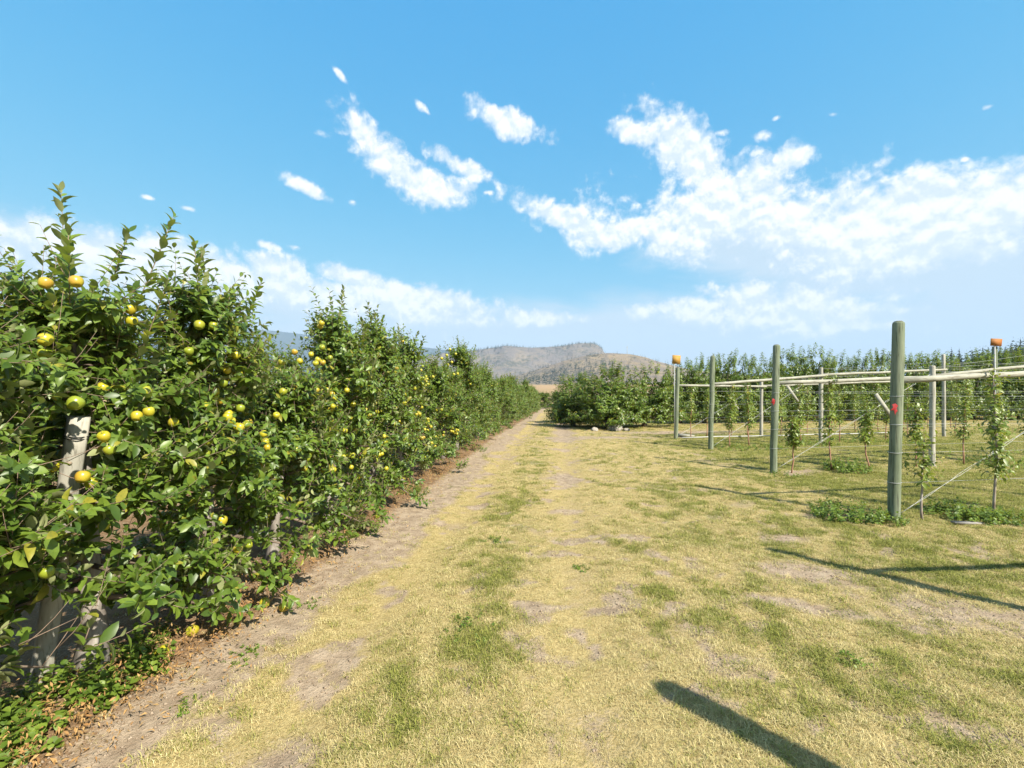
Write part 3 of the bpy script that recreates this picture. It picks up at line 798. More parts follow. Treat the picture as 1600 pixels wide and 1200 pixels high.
def put_apple(parent, loc, kind, r, size=1.0, stem=True):
    o = put('apple', apple_me[kind], parent, loc); o.rotation_euler = (r.uniform(-0.6, 0.6), r.uniform(-0.6, 0.6), r.uniform(0, 6.28)); o.scale = (size,) * 3
    if stem: put('stem', stem_me, o)
    return o


# trees of the row: distance ahead, height, seed, lean, tallest shoot
ROW = [(1.72, 2.05, 101, 0.35), (2.57, 2.30, 102, 0.55), (3.42, 2.46, 103, 0.40), (4.2, 1.72, 104, 0.35), (5.12, 2.52, 105, 0.42), (6.3, 2.52, 106, 0.42), (7.5, 2.45, 107, 0.38), (8.9, 2.22, 108, 0.35),
       (10.2, 2.1, 109, 0.3), (11.5, 2.78, 110, 0.35), (12.9, 2.12, 111, 0.3)]
row_words = {1.72: 'apple tree cut off by the left edge, its leaves spilling low', 2.57: 'apple tree behind the leaning wooden stake, with the tallest shoot', 3.42: 'apple tree just past the leaning stake, bushy and round topped',
             4.2: 'low apple tree with a gap of sky above it and a pale trunk', 5.12: 'apple tree with twin upright shoots beside the low one', 6.3: 'apple tree full of yellow fruit at mid height, several thin upright shoots',
             7.5: 'apple tree with long loose shoots, just before the row thins out', 8.9: 'shorter leafy apple tree before the tall fruit laden one', 10.2: 'short apple tree tucked against the tall narrow one',
             11.5: 'tall narrow apple tree with a spire of yellow fruit', 12.9: 'low apple tree right behind the tall narrow one'}
apple_px = [(118, 440, 'b'), (70, 442, 'b'), (203, 483, 'b'), (247, 506, 'y'), (205, 502, 'y'), (70, 531, 'y'), (70, 554, 'g'), (118, 630, 'g'), (214, 650, 'y'), (233, 643, 'y'), (163, 682, 'y'), (172, 703, 'g'), (130, 745, 'b'), (143, 754, 'y'),
            (271, 660, 'y'), (164, 821, 'y'), (75, 893, 'g'), (295, 549, 'g'), (333, 509, 'g'), (311, 508, 'g'), (319, 635, 'y'), (358, 647, 'y'), (372, 667, 'y'), (343, 723, 'y'), (396, 735, 'y'), (373, 857, 'y'), (361, 893, 'y'), (390, 851, 'g'),
            (323, 709, 'g'), (325, 690, 'g'), (412, 678, 'y'), (432, 649, 'y'), (459, 607, 'b'), (442, 612, 'g'), (375, 668, 'y'), (356, 652, 'y'), (411, 724, 'b'), (396, 735, 'g'), (463, 703, 'y'), (456, 711, 'g'), (480, 716, 'g'), (514, 720, 'y'), (505, 735, 'g'),
            (521, 734, 'y'), (525, 706, 'g'), (537, 714, 'y'), (549, 730, 'y'), (530, 762, 'y'), (539, 673, 'y'), (535, 675, 'y'), (515, 695, 'y'), (562, 745, 'y'), (518, 640, 'g'), (500, 510, 'b'), (518, 546, 'y'), (516, 559, 'g'), (502, 505, 'b'),
            (566, 530, 'b'), (629, 533, 'b'), (545, 580, 'y'), (556, 593, 'y'), (568, 594, 'y'), (564, 602, 'y'), (552, 632, 'y'), (542, 610, 'y'), (558, 609, 'g'), (563, 620, 'y'), (520, 635, 'y'), (460, 550, 'b'), (440, 566, 'g'), (604, 732, 'y'), (624, 748, 'y'),
            (663, 715, 'y'), (672, 714, 'y'), (667, 663, 'y'), (570, 770, 'g'), (703, 546, 'y'), (698, 555, 'y'), (712, 553, 'y'), (706, 566, 'y'), (700, 570, 'y'), (715, 584, 'y'), (709, 585, 'y'), (698, 587, 'y'), (732, 595, 'y'), (725, 562, 'g'),
            (700, 630, 'g'), (690, 640, 'g'), (645, 640, 'g'), (660, 600, 'g'), (690, 560, 'y'), (755, 620, 'g'), (735, 600, 'y')]
AK = {'b': 'apple_blush', 'y': 'apple_yellow', 'g': 'apple_green'}


def row_x(d, off=0.0):
    return ROW_A + ROW_B * d + off


apples = []   # world position, kind
ra = np.random.default_rng(77)
for x_, y_, k_ in apple_px:
    off = ra.uniform(0.2, 0.42) * (1.0 if y_ > 560 else 0.6)
    d_ = -(ROW_A + off) / (ROW_B - (x_ - 800) / F); P = px(x_, y_, d_)
    if P.z > 0.25: apples.append((np.array(P), AK[k_], ra.uniform(0.74, 0.92)))
NF = len(apples)
for k in range(64):      # bunches along the aisle side
    d0 = 3.1 + 7.0 * ra.uniform() ** 1.1; z0 = ra.uniform(0.65, 1.95); o0 = ra.uniform(0.12, 0.40) * (1.15 - 0.25 * z0)
    for q in range(int(ra.integers(2, 6))):
        apples.append((np.array([row_x(d0, o0 + ra.normal(0, 0.03)), d0 + ra.normal(0, 0.09), z0 + ra.normal(0, 0.07)]), ['apple_yellow', 'apple_yellow', 'apple_green', 'apple_blush'][int(ra.integers(0, 4))], ra.uniform(0.68, 0.88)))
NF = len(apples)
for k in range(60):      # fruit half hidden deeper in the crowns
    d_ = ra.uniform(2.2, 9); P = np.array([row_x(d_, ra.uniform(-0.3, 0.3)), d_, ra.uniform(0.6, 2.0)]); apples.append((P, ['apple_green', 'apple_yellow'][k % 2], ra.uniform(0.8, 1.05)))

# the leaning stake
stake_base = px(65, 1072, 2.50); stake_base.z = gz(stake_base.x, stake_base.y) - 0.05
stake_top = px(124, 651, 2.44)
SA, SB = np.array(stake_base), np.array(stake_top)
camp = np.array([0, 0, EYE])


def prune(P, origin):
    """leaves that would hang in front of fruit or of the stake are picked off"""
    W_ = P + np.array(origin); v = W_ - camp; dist = np.linalg.norm(v, axis=1); v /= dist[:, None]
    ok = np.ones(len(P), bool)
    for A, k, s in apples[:NF]:
        a = A - camp; da = np.linalg.norm(a); a = a / da
        ok &= ~(((v @ a) > math.cos(0.016 / da)) & (dist < da + 0.01))
    for t in list(np.linspace(0.02, 0.26, 9)) + list(np.linspace(0.76, 1.0, 9)):
        a = SA + (SB - SA) * t - camp; da = np.linalg.norm(a); a = a / da
        ok &= ~(((v @ a) > math.cos(0.10 / da)) & (dist < da + 0.03))
    return ok


def make_tree_parts(root, geo, leafmat, lod, rs, limb_mat, W=0.5, droop=0.18, pick=0, origin=(0, 0, 0), do_prune=False, sides=7, sun=True):
    limbs, tw, (P, D, Nn, L) = geo
    if do_prune:
        tip = np.array([q[0][-1] for q in tw]); okt = prune(tip, origin); tw = [q for q, k in zip(tw, okt) if k]
        tip = np.array([q[0][3] for q in limbs[1:]]); okt = prune(tip, origin); limbs = limbs[:1] + [q for q, k in zip(limbs[1:], okt) if k]
    put('trunk', tube_mesh('trunk', limbs[:1], limb_mat, 9), root)
    tag(put('branches', tube_mesh('branches', limbs[1:], MT['branch'], sides), root), kind='stuff')
    put_tw = tag(put('twigs', tube_mesh('twigs', tw, MT['twig'], 3), root), kind='stuff')
    if do_prune:
        ok = prune(P, origin); P, D, Nn, L = P[ok], D[ok], Nn[ok], L[ok]
    if pick:
        take = front_most(P, L, origin, pick)
        put_leaves(root, origin, P, D, Nn, L, leafmat, W, droop, take)
        m = np.ones(len(P), bool); m[take] = False; P, D, Nn, L = P[m], D[m], Nn[m], L[m]
    tag(put('foliage', leaf_mesh('foliage', P, D, Nn, L, MT[leafmat], lod, rs, droop, W), root), kind='stuff')


rs = np.random.default_rng(5)
trees = []
for i, (d_, H_, s_, lead_) in enumerate(ROW):
    x_ = row_x(d_); root = empty('apple_tree', (x_, d_, gz(x_, d_)))
    near = d_ < 7
    geo = apple_tree_geo(H_, s_, branches=50 if near else 46, per=12, size=0.092 if near else 0.098, leaders=9 if i != 1 else 8, lead=lead_ * 1.3, half=0.56, lean=(0.08 if i != 1 else -0.12, -0.1 if i == 1 else 0), low=0.38, tr_r=0.066 if i == 1 else 0.054)
    for ti, bx, by, tx, ty, dd in ((0, 58, 835, 45, 625, 2.12), (1, 260, 790, 345, 722, 2.75), (1, 150, 760, 250, 700, 2.5), (2, 385, 500, 408, 440, 3.75), (1, 175, 440, 200, 362, 2.75), (1, 200, 900, 275, 880, 2.45), (0, 20, 880, 110, 930, 2.2), (4, 540, 800, 580, 760, 4.9)):
        if ti == i:
            a_ = np.array(px(bx, by, dd)) - np.array(root.location); b_ = np.array(px(tx, ty, dd)) - np.array(root.location); LL = Leaves(); ln_ = float(np.linalg.norm(b_ - a_))
            shoot(LL, geo[1], a_, b_ - a_, ln_, int(ln_ / 0.016) + 4, 0.098, np.random.default_rng(bx), up=0.0, ang=(38, 68), droop=0.05, taper=0.35, twr=0.0048)
            geo = (geo[0], geo[1], tuple(np.concatenate(q) for q in zip(geo[2], LL.get())))
    make_tree_parts(root, geo, 'apple_leaf', 0 if d_ < 8 else 1, rs, MT['bark'], pick=300 if d_ < 6.5 else 0, origin=root.location, do_prune=True)
    tag(root, row_words[d_], 'tree', 'apple trees of the near row'); trees.append(root)

# the row goes on towards the vanishing point with copies of a few trees
far_src = []
for s in range(5):
    limbs, tw, (P, D, Nn, L) = apple_tree_geo(2.35, 300 + s, branches=42, per=10, size=0.11, nl=9, leaders=6, lead=0.35, half=0.6, low=0.3)
    far_src.append((tube_mesh('trunk', limbs, MT['bark'], 6), tube_mesh('twigs', tw, MT['twig'], 3), leaf_mesh('foliage', P, D, Nn, L, MT['apple_leaf'], 1, rs)))


def copy_tree(src, x_, d_, scale, rz, label, group):
    root = empty('apple_tree', (x_, d_, gz(x_, d_))); root.rotation_euler.z = rz; root.scale = scale
    put('trunk', src[0], root); tag(put('twigs', src[1], root), kind='stuff'); tag(put('foliage', src[2], root), kind='stuff')
    tag(root, label, 'tree', group); return root


d_ = 14.2; k = 0
rr = random.Random(9)
while d_ < 48:
    h = 1.0 + rr.uniform(-0.14, 0.12) - 0.06 * (d_ > 35)
    t_ = copy_tree(far_src[k % 5], row_x(d_) + rr.uniform(-.08, .08), d_, (1.05, 1.05, h), rr.choice([0, math.pi]) + rr.uniform(-0.3, 0.3),
                   'apple tree far down the row, where the crowns merge into one green wall', 'apple trees far down the row')
    if d_ < 22: trees.append(t_)
    d_ += 1.35; k += 1
for k in range(11):      # the next row, seen through gaps and above the low tree
    d_ = 3.4 + k * 1.35
    copy_tree(far_src[(k * 2 + 1) % 5], row_x(d_, -3.3), d_, (1, 1, 1.05 + rr.uniform(-0.06, 0.1)), rr.uniform(0, 6.28), 'apple tree of the next row, glimpsed through gaps in the near row', 'apple trees of the next row')

for A, kind, s in apples:
    best = min(trees, key=lambda t: abs(t.location.y - A[1])); inv_s = [1 / c for c in best.scale]
    q = Matrix.Rotation(-best.rotation_euler.z, 3, 'Z') @ (Vector(A) - best.location)
    o = put_apple(best, (q.x * inv_s[0], q.y * inv_s[1], q.z * inv_s[2]), kind, ra, s, stem=A[1] < 5)

# stake with two turns of wire round it
st_root = empty('wooden_stake', stake_base)
v_ = SB - SA; n_ = v_ / np.linalg.norm(v_); sd_ = nrm(np.cross(n_, np.array([0.72, -0.69, 0]))); fr_ = np.cross(sd_, n_)
prof2 = [(-0.042, -0.03), (-0.046, 0.0), (-0.036, 0.034), (0.036, 0.036), (0.046, 0.0), (0.04, -0.03)]
SV = []
for t in np.linspace(0, 1, 9):
    for a, b in prof2: SV.append(v_ * t + sd_ * a * (1 + 0.04 * math.sin(t * 9)) + fr_ * b)
SV = np.array(SV); npf = len(prof2); SQ = [[i * npf + j, i * npf + (j + 1) % npf, (i + 1) * npf + (j + 1) % npf, (i + 1) * npf + j] for i in range(8) for j in range(npf)]
sm = mesh_np('stake', SV, [np.array(SQ), np.array([[48 + j for j in range(6)]])], MT['post_grey'], False)
put('post', sm, st_root)
for t in (0.925, 0.933):
    ring = [v_ * t + sd_ * math.cos(a) * 0.051 - fr_ * math.sin(a) * 0.045 for a in np.linspace(0, 2 * np.pi, 17)]
    put('wire_tie', tube_mesh('wire_tie', [(ring, 0.0025)], MT['hose'], 5), st_root)
kn = v_ * 0.84 - sd_ * 0.012 + fr_ * 0.036
put('knot', tube_mesh('knot', [([kn - fr_ * 0.004, kn + fr_ * 0.003], [0.012, 0.009])], MT['end_grain'], 8), st_root)
tag(st_root, 'leaning weathered wooden stake with wire ties among the apple leaves', 'stake')

# fallen fruit beside the row
for x_, y_, kd, wd in ((303, 1000, 'apple_yellow', 'in the withered weeds between the second and third trunk'), (415, 951, 'apple_yellow', 'before the low apple tree, left of the blushed one'), (445, 956, 'apple_blush', 'blushed orange, in front of the low apple tree'), (255, 1035, 'apple_yellow', 'just past the leafy weeds by the pale trunk'), (590, 812, 'apple_green', 'greenish, on the bare strip further along the row')):
    d_ = EYE * F / (y_ - HZ); x3 = (x_ - 800) / F * d_
    o = put('fallen_apple', apple_me[kd], None, (x3, d_, gz(x3, d_) + 0.03)); o.rotation_euler = (1.2, 0.4, ra.uniform(0, 6)); put('stem', stem_me, o)
    tag(o, 'fallen apple on the ground ' + wd, 'apple', 'fallen apples')

# ------------------------------------------------------------------ trellis frames for the young trees
def pole(name, a, b, r0, r1, mat, parent, origin, sides=14, dome=True, seed=0):
    a = np.array(a) - np.array(origin); b = np.array(b) - np.array(origin); r = np.random.default_rng(seed)
    t = np.linspace(0, 1, 8); P = a + (b - a) * t[:, None]; P[1:-1] += r.normal(0, r0 * (0.11 if not dome else 0.05), (6, 3)); R = (r0 + (r1 - r0) * t) * r.uniform(0.94, 1.05, 8)
    if dome:
        u = nrm(b - a); P = np.vstack([P, P[-1] + u * r1 * 0.3, P[-1] + u * r1 * 0.42]); R = np.concatenate([R, [r1 * 0.9, r1 * 0.62]])
    return put(name, tube_mesh(name, [(P, R)], mat, sides), parent)


def sag(a, b, n=10, s=0.02):
    t = np.linspace(0, 1, n)[:, None]; P = np.array(a) + (np.array(b) - np.array(a)) * t; P[:, 2] -= (4 * t * (1 - t))[:, 0] * s
    return P


def bez_dir(p, q): return (np.array(q) - np.array(p))


young_spots = []


def trellis(i, A, B, C, end, topA, topB, topC, label, red=None, stick=None, wires=(0.48, 0.85, 1.2, 1.55), hi=(2.0, 2.3, 2.55), length=9.0, board=None):
    """A end post, B second post, C third post (x, y); end: far end of the wires"""
    za = gz(*A); zb = gz(*B)
    o = Vector((A[0], A[1], za)); root = empty('trellis_frame', o); O = np.array(o)
    lean = 0.08
    pole('end_post', (A[0], A[1], za - 0.3), (A[0] + lean, A[1], za + topA), 0.068, 0.061, MT['post_green'], root, o, 16, seed=i)
    cap_p = np.array([lean, 0, topA + 0.028])
    put('post_top', tube_mesh('post_top', [([cap_p, cap_p + [0.0, 0, 0.006]], [0.045, 0.03])], MT['end_grain'], 12), root)
    pole('line_post', (B[0], B[1], zb - 0.3), (B[0] + 0.02, B[1], zb + topB), 0.058, 0.052, MT['post_grey'], root, o, 12, seed=i + 20)
    ra0 = np.array([A[0] + 0.10, A[1] + 0.01, za + 1.74]); rb0 = np.array([B[0] + 0.05, B[1] - 0.085, zb + topB - 0.22])
    pole('brace_rail', ra0, rb0 + nrm(rb0 - ra0) * 0.12, 0.039, 0.036, MT['rail'], root, o, 12, dome=False, seed=i + 40)
    if C is not None:
        zc = gz(*C)
        pole('line_post', (C[0], C[1], zc - 0.3), (C[0], C[1], zc + topC), 0.058, 0.052, MT['post_grey'], root, o, 12, seed=i + 60)
        r2 = np.array([B[0] + 0.07, B[1] + 0.02, zb + topB - 0.20]); r3 = np.array([C[0] + 0.03, C[1] - 0.08, zc + topC - 0.5])
        pole('brace_rail', r2, r3, 0.039, 0.034, MT['rail'], root, o, 12, dome=False, seed=i + 80)
    E = np.array(end, float); dirn = nrm(np.array([E[0] - A[0], E[1] - A[1], 0.0]))
    for h in wires:
        a = np.array([A[0], A[1] - 0.05, za + h]); b = np.array([E[0], E[1] - 0.05, gz(*end) + h])
        put('wire', tube_mesh('wire', [(sag(a, b) - O, 0.0016 if h > 0.5 else 0.0024)], MT['wire'] if h > 0.5 else MT['pipe_grey'], 4), root)
        if i in (1, 2, 3):
            cw = np.array([lean * h / topA, 0, h]); ring = [cw + [math.cos(a) * 0.070, math.sin(a) * 0.070, 0.006 * math.sin(a + i)] for a in np.linspace(0, 2 * np.pi, 15)]
            put('wire_wrap', tube_mesh('wire_wrap', [(ring, 0.003)], MT['wire'], 4), root)
    if C is not None:
        for h in hi:
            a = np.array([C[0], C[1] - 0.05, gz(*C) + h]); b = np.array([B[0], B[1] - 0.05, zb + min(h, topB - 0.02)])
            b2 = np.array([E[0], E[1], gz(*end) + h])
            put('wire', tube_mesh('wire', [(np.vstack([sag(b, a, 6), sag(a, b2, 6)[1:]]) - O, 0.002)], MT['wire'], 4), root)
    # the twisted brace wire from the foot of the end post up to the second post
    wa = np.array([A[0] + 0.08, A[1] - 0.02, za + 0.10]); wb = np.array([B[0] - 0.05, B[1] - 0.03, zb + topB - 0.16])
    n = 26; t = np.linspace(0, 1, n)[:, None]
    for ph in (0, math.pi):
        off = np.column_stack([np.zeros(n), np.cos(t[:, 0] * 40 + ph) * 0.006, np.sin(t[:, 0] * 40 + ph) * 0.006 + 0.012 * np.sin(t[:, 0] * np.pi) * (1 if ph else -1)])
        put('brace_wire', tube_mesh('brace_wire', [(wa + (wb - wa) * t + off - O, 0.0020)], MT['wire'], 4), root)
    if stick:
        m = wa + (wb - wa) * stick; s1 = m + np.array([-0.13, 0.02, 0.19]); s2 = m + np.array([0.15, -0.03, -0.27])
        u = nrm(s2 - s1); sdn = nrm(np.cross(u, [0, 1, 0]))
        V = np.array([p + sdn * a + np.array([0, b, 0]) - O for p in (s1, s2) for a, b in ((-0.036, -0.012), (0.036, -0.012), (0.036, 0.012), (-0.036, 0.012))])
        put('twitch_stick', mesh_np('twitch_stick', V, [np.array([[0, 1, 5, 4], [1, 2, 6, 5], [2, 3, 7, 6], [3, 0, 4, 7], [3, 2, 1, 0], [4, 5, 6, 7]])], MT['rail'], False), root)
    if red:
        c_ = np.array([lean * red / topA - 0.058, -0.05, red]); r = np.random.default_rng(i)
        shp = [(-.03, .05), (0, .06), (.03, .03), (.018, -.01), (.042, -.05), (.01, -.04), (-.008, -.08), (-.02, -.02), (-.05, -.03), (-.034, .01)]
        V = np.array([c_ + [a * r.uniform(.85, 1.15), -0.004 + 0.012 * r.uniform(-1, 1), b * r.uniform(.85, 1.15)] for a, b in shp] + [c_ + [-0.004, -0.016, 0.012]])
        T = np.array([[10, (j + 1) % 10, j] for j in range(10)])
        put('red_tape', mesh_np('red_tape', V, [T], MT['red_tape'], False), root)
    if board:
        bp, bw, bh, bm, side = board       # centre of the board, on a thin pipe
        bc_ = np.array(bp) - O
        V = np.array([bc_ + [x * bw / 2, y, z * bh / 2] for y in (-0.008, 0.008) for x, z in ((-1, -0.85), (0.86, -1), (1, 0.86), (-0.9, 1))])
        put('marker_board', mesh_np('marker_board', V, [np.array([[0, 1, 2, 3], [7, 6, 5, 4], [0, 4, 5, 1], [1, 5, 6, 2], [2, 6, 7, 3], [3, 7, 4, 0]])], MT[bm], False), root)
        if i == 2: pole('line_post', (bp[0] + 0.05, bp[1] + 0.08, gz(bp[0], bp[1]) - 0.3), (bp[0] + 0.05, bp[1] + 0.08, bp[2] - 0.1), 0.05, 0.045, MT['post_green'], root, o, 10, seed=i + 90)
        f = bc_ + [side, 0.015, 0]
        put('marker_pipe', tube_mesh('marker_pipe', [([f + [0, 0, bh * 0.3], [f[0], f[1], 0.0]], 0.015)], MT['pipe_grey'], 8), root)
    tag(root, label, 'trellis', 'trellis frames')
    return root


A0, A1, A2, A3, A4 = (4.35, 2.75), (4.74, 5.67), (5.04, 8.8), (5.26, 12.1), (5.33, 14.85)
trellis(0, A0, (8.1, 3.0), None, (12, 3.3), 2.46, 2.1, 0, 'trellis frame just outside the picture that casts the shadow in the grass at right', wires=(0.48, 0.85, 1.2, 1.55))
trellis(1, A1, (8.5, 6.25), None, (15, 7.4), 2.45, 2.15, 0, 'trellis frame with the thickest, closest green post and a red tape patch', red=1.40, stick=0.75)
trellis(2, A2, (8.85, 9.6), (13.0, 10.5), (20, 12.0), 2.45, 2.1, 2.75, 'trellis frame behind the closest one, its far post topped by an orange board', red=1.38, stick=0.67,
        board=((10.52, 9.88, EYE + (HZ - 535) / F * 9.9), 0.25, 0.17, 'orange', -0.02))
trellis(3, A3, (9.15, 13.5), (14.7, 15.5), (24, 18.8), 2.46, 2.22, 2.78, 'third trellis frame counted from the camera, with a plain green end post', stick=0.72)
trellis(4, A4, (8.75, 16.0), (15.4, 18.3), (26, 22.0), 2.3, 1.95, 2.45, 'farthest trellis frame, a yellow board on top of its end post', stick=0.66,
        board=((5.33, 14.75, EYE + (HZ - 562) / F * 14.8), 0.28, 0.30, 'yellow_board', -0.06))

# a round post behind the camera whose shadow falls into the picture
pr = empty('round_post', (2.62, 0.58, gz(2.62, 0.58)))
pole('shaft', (2.62, 0.58, -0.2), (2.62, 0.58, 2.45), 0.105, 0.085, MT['post_green'], pr, pr.location, 14)
put('post_top', tube_mesh('post_top', [([(0, 0, 2.52), (0, 0, 2.527)], [0.05, 0.03])], MT['end_grain'], 10), pr)
tag(pr, 'round post outside the picture that throws the blunt shadow at the bottom edge', 'post')


# young trees along the wires
def young_geo(H, seed, low=0.5, n_sh=40, size=0.1, dense=1.3):
    r = np.random.default_rng(seed); L = Leaves(); tw = []
    z = np.linspace(-0.05, H, 8); w = np.cumsum(r.normal(0, 0.012, (8, 2)), 0); w[0] = 0
    trunk = np.column_stack([w, z])
    for k in range(n_sh):
        zz = low + (H - low) * (k + r.uniform()) / n_sh; q = np.array([np.interp(zz, z, trunk[:, i]) for i in range(3)])
        a = k * 2.4 + r.normal(0, .4); d = np.array([np.cos(a), np.sin(a), 0.45]); ln = r.uniform(0.10, 0.30) * (1.1 - 0.4 * (zz - low) / (H - low))
        shoot(L, tw, q, d, ln, max(4, int(ln / 0.023 * dense)), size, r, up=0.2, droop=0.3, ang=(45, 80))
    shoot(L, tw, trunk[-1], np.array([0, 0, 1.0]), 0.2, 8, size * 0.9, r, up=0)
    return [(trunk, np.linspace(0.016, 0.006, 8))], tw, L.get()


def young_tree(x_, y_, H, seed, label, low=0.5, detail=False, dense=1.0, n_sh=20, white=False):
    root = empty('young_tree', (x_, y_, gz(x_, y_))); limbs, tw, (P, D, Nn, L) = young_geo(H, seed, low, int(n_sh * 1.7), 0.092 if detail else 0.115, dense)
    P0 = limbs[0][0]
    put('trunk', tube_mesh('trunk', limbs, MT['whip_white' if white else 'whip'], 7), root); tag(put('twigs', tube_mesh('twigs', tw, MT['twig'], 3), root), kind='stuff')
    if detail:
        take = front_most(P, L, root.location, 280, 2.5); put_leaves(root, root.location, P, D, Nn, L, 'young_leaf', 0.46, 0.25, take)
        m = np.ones(len(P), bool); m[take] = False; P, D, Nn, L = P[m], D[m], Nn[m], L[m]
    if len(P): tag(put('foliage', leaf_mesh('foliage', P, D, Nn, L, MT['young_leaf'], 0 if detail else 1, rs, 0.25, 0.46), root), kind='stuff')
    tag(root, label, 'tree', 'young trees on the trellis'); return root


young_tree(5.15, 5.72, 1.02, 501, 'short young tree with a white trunk beside the closest trellis post', 0.42, True, 1.0, 14, True)
young_tree(6.10, 5.78, 1.85, 502, 'tall leafy young tree with a white trunk, standing right of the closest post', 0.5, True, 1.2, 26, True)
young_tree(7.0, 5.95, 1.8, 503, 'young tree cut off by the right edge, in line with the closest post', 0.5, True, 1.1, 22, True)
yr = random.Random(12)
names_ = {2: 'second', 3: 'third', 4: 'farthest'}
for row, A, B, xs, seed in ((2, A2, (8.85, 9.6), [(5.45, 1.0), (6.38, 1.75), (7.28, 1.15), (7.9, 1.55), (8.45, 1.3), (9.7, 1.65), (10.6, 1.5), (11.5, 1.6)], 520),
                            (3, A3, (9.15, 13.5), [(5.9, 1.4), (6.55, 1.7), (7.5, 1.6), (8.4, 1.75), (9.9, 1.6), (10.9, 1.7), (11.9, 1.5), (13.0, 1.7), (14.1, 1.6), (15.3, 1.7)], 540),
                            (4, A4, (8.75, 16.0), [(5.9, 1.7), (6.5, 1.5), (7.5, 1.8), (8.2, 1.5), (9.6, 1.75), (10.8, 1.7), (12.0, 1.8), (13.2, 1.6), (14.4, 1.75), (15.8, 1.7), (17.2, 1.7), (18.6, 1.7)], 560)):
    for k, (x_, h_) in enumerate(xs):
        y_ = A[1] + (B[1] - A[1]) / (B[0] - A[0]) * (x_ - A[0])
        young_tree(x_, y_, h_ + yr.uniform(-0.08, 0.08), seed + k, f'slim young tree on the {names_[row]} trellis, {ORD[k]} from its end post', 0.5, False, 1.2, 22)

# ------------------------------------------------------------------ the big trees behind the trellis
cherry_src = []
for s in range(6):
    limbs, tw, (P, D, Nn, L) = cherry_tree_geo(3.0, 700 + s, 1.25)
    cherry_src.append((tube_mesh('trunk', limbs, MT['bark_dark'], 7), tube_mesh('twigs', tw, MT['twig'], 3), leaf_mesh('foliage', P, D, Nn, L, MT['cherry_leaf'], 1, rs, 0.3, 0.42)))


def fruit_tree(src, x_, d_, sc, rz, label, group):
    root = empty('fruit_tree', (x_, d_, gz(x_, d_))); root.scale = sc; root.rotation_euler.z = rz
    put('trunk', src[0], root); tag(put('twigs', src[1], root), kind='stuff'); tag(put('foliage', src[2], root), kind='stuff')
    tag(root, label, 'tree', group); return root


bush = [(4.1, 19.6, (1.3, 1.2, 0.86), 'broad spreading orchard tree with pale rocks at its foot'), (2.85, 21.2, (1.05, 1.1, 0.74), 'low round orchard tree beside the end of the track'),
        (6.0, 20.6, (1.25, 1.15, 0.88), 'bushy orchard tree just left of the yellow board'), (3.3, 24.0, (1, 1, 0.85), 'orchard tree partly hidden behind the broad spreading one'), (5.0, 24.0, (1.1, 1.1, 0.95), 'orchard tree rising behind the bushy pair by the track')]
for k, (x_, d_, sc, lb) in enumerate(bush):
    fruit_tree(cherry_src[k % 6], x_, d_, sc, k * 1.7, lb, 'orchard trees by the track')
fr = random.Random(3)
tops = [(1062, 562), (1100, 556), (1138, 551), (1172, 556), (1205, 560), (1240, 538), (1268, 540), (1305, 554), (1340, 553), (1375, 548), (1412, 546), (1448, 547), (1484, 548), (1520, 549), (1556, 548), (1592, 546), (1625, 545)]
for k, (x_, top_) in enumerate(tops):
    d_ = 23.6 + 0.0015 * (x_ - 1060) + fr.uniform(-0.4, 0.4); P = px(x_, top_, d_); h = P.z - gz(P.x, d_)
    fruit_tree(cherry_src[(k * 5 + 2) % 6], P.x, d_, (1.0, 1.0, h / 3.25), fr.uniform(0, 6.28), f'orchard tree in the front wall behind the trellis, {ORD[k]} counted from the yellow board', 'orchard trees behind the trellis')
for k in range(13):
    x_ = 1085 + k * 42; d_ = 27.5; P = px(x_, 560, d_)
    fruit_tree(cherry_src[(k * 5) % 6], P.x, d_, (0.95, 0.95, 1.06 + fr.uniform(-0.05, 0.12)), fr.uniform(0, 6.28), f'orchard tree rising behind the front wall of trees, {ORD[k]} from the track', 'orchard trees further back')
for k in range(9):      # the row that closes the end of the track
    x_ = 2.2 + k * 0.85; d_ = 55
    root = copy_tree(far_src[k % 5], x_ + 0.3, d_, (1.5, 1.4, 0.84 + 0.02 * (k % 2)), k * 1.3, 'dark green tree in the low row closing the far end of the track', 'trees closing the track')

# ------------------------------------------------------------------ small things on the ground
def rock(x_, y_, sx, sy, sz, seed, label):
    r = np.random.default_rng(seed); me = bpy.data.meshes.new('rock'); import bmesh
    bm = bmesh.new(); bmesh.ops.create_icosphere(bm, subdivisions=3, radius=1)
    for v in bm.verts:
        c = v.co; n = fbm(np.array([c.x * 2 + seed]), np.array([c.y * 2 + c.z * 1.7]), 0.9, 3, seed)[0]
        v.co = c * (0.72 + 0.55 * n)
    bm.to_mesh(me); bm.free(); me.materials.append(MT['rock'])
    o = put('rock', me, None, (x_, y_, gz(x_, y_) + sz * 0.35)); o.scale = (sx, sy, sz); o.rotation_euler.z = seed
    tag(o, label, 'rock', 'rocks under the orchard tree')


rock(4.28, 18.6, 0.30, 0.22, 0.19, 1, 'largest pale rock at the foot of the broad orchard tree')
rock(4.05, 18.75, 0.15, 0.13, 0.13, 2, 'mid sized pale rock just left of the largest one')
rock(4.62, 18.35, 0.14, 0.11, 0.09, 3, 'small pale rock just right of the largest one')
rock(3.32, 18.3, 0.17, 0.13, 0.10, 4, 'lone pale rock left of the broad orchard tree trunk')
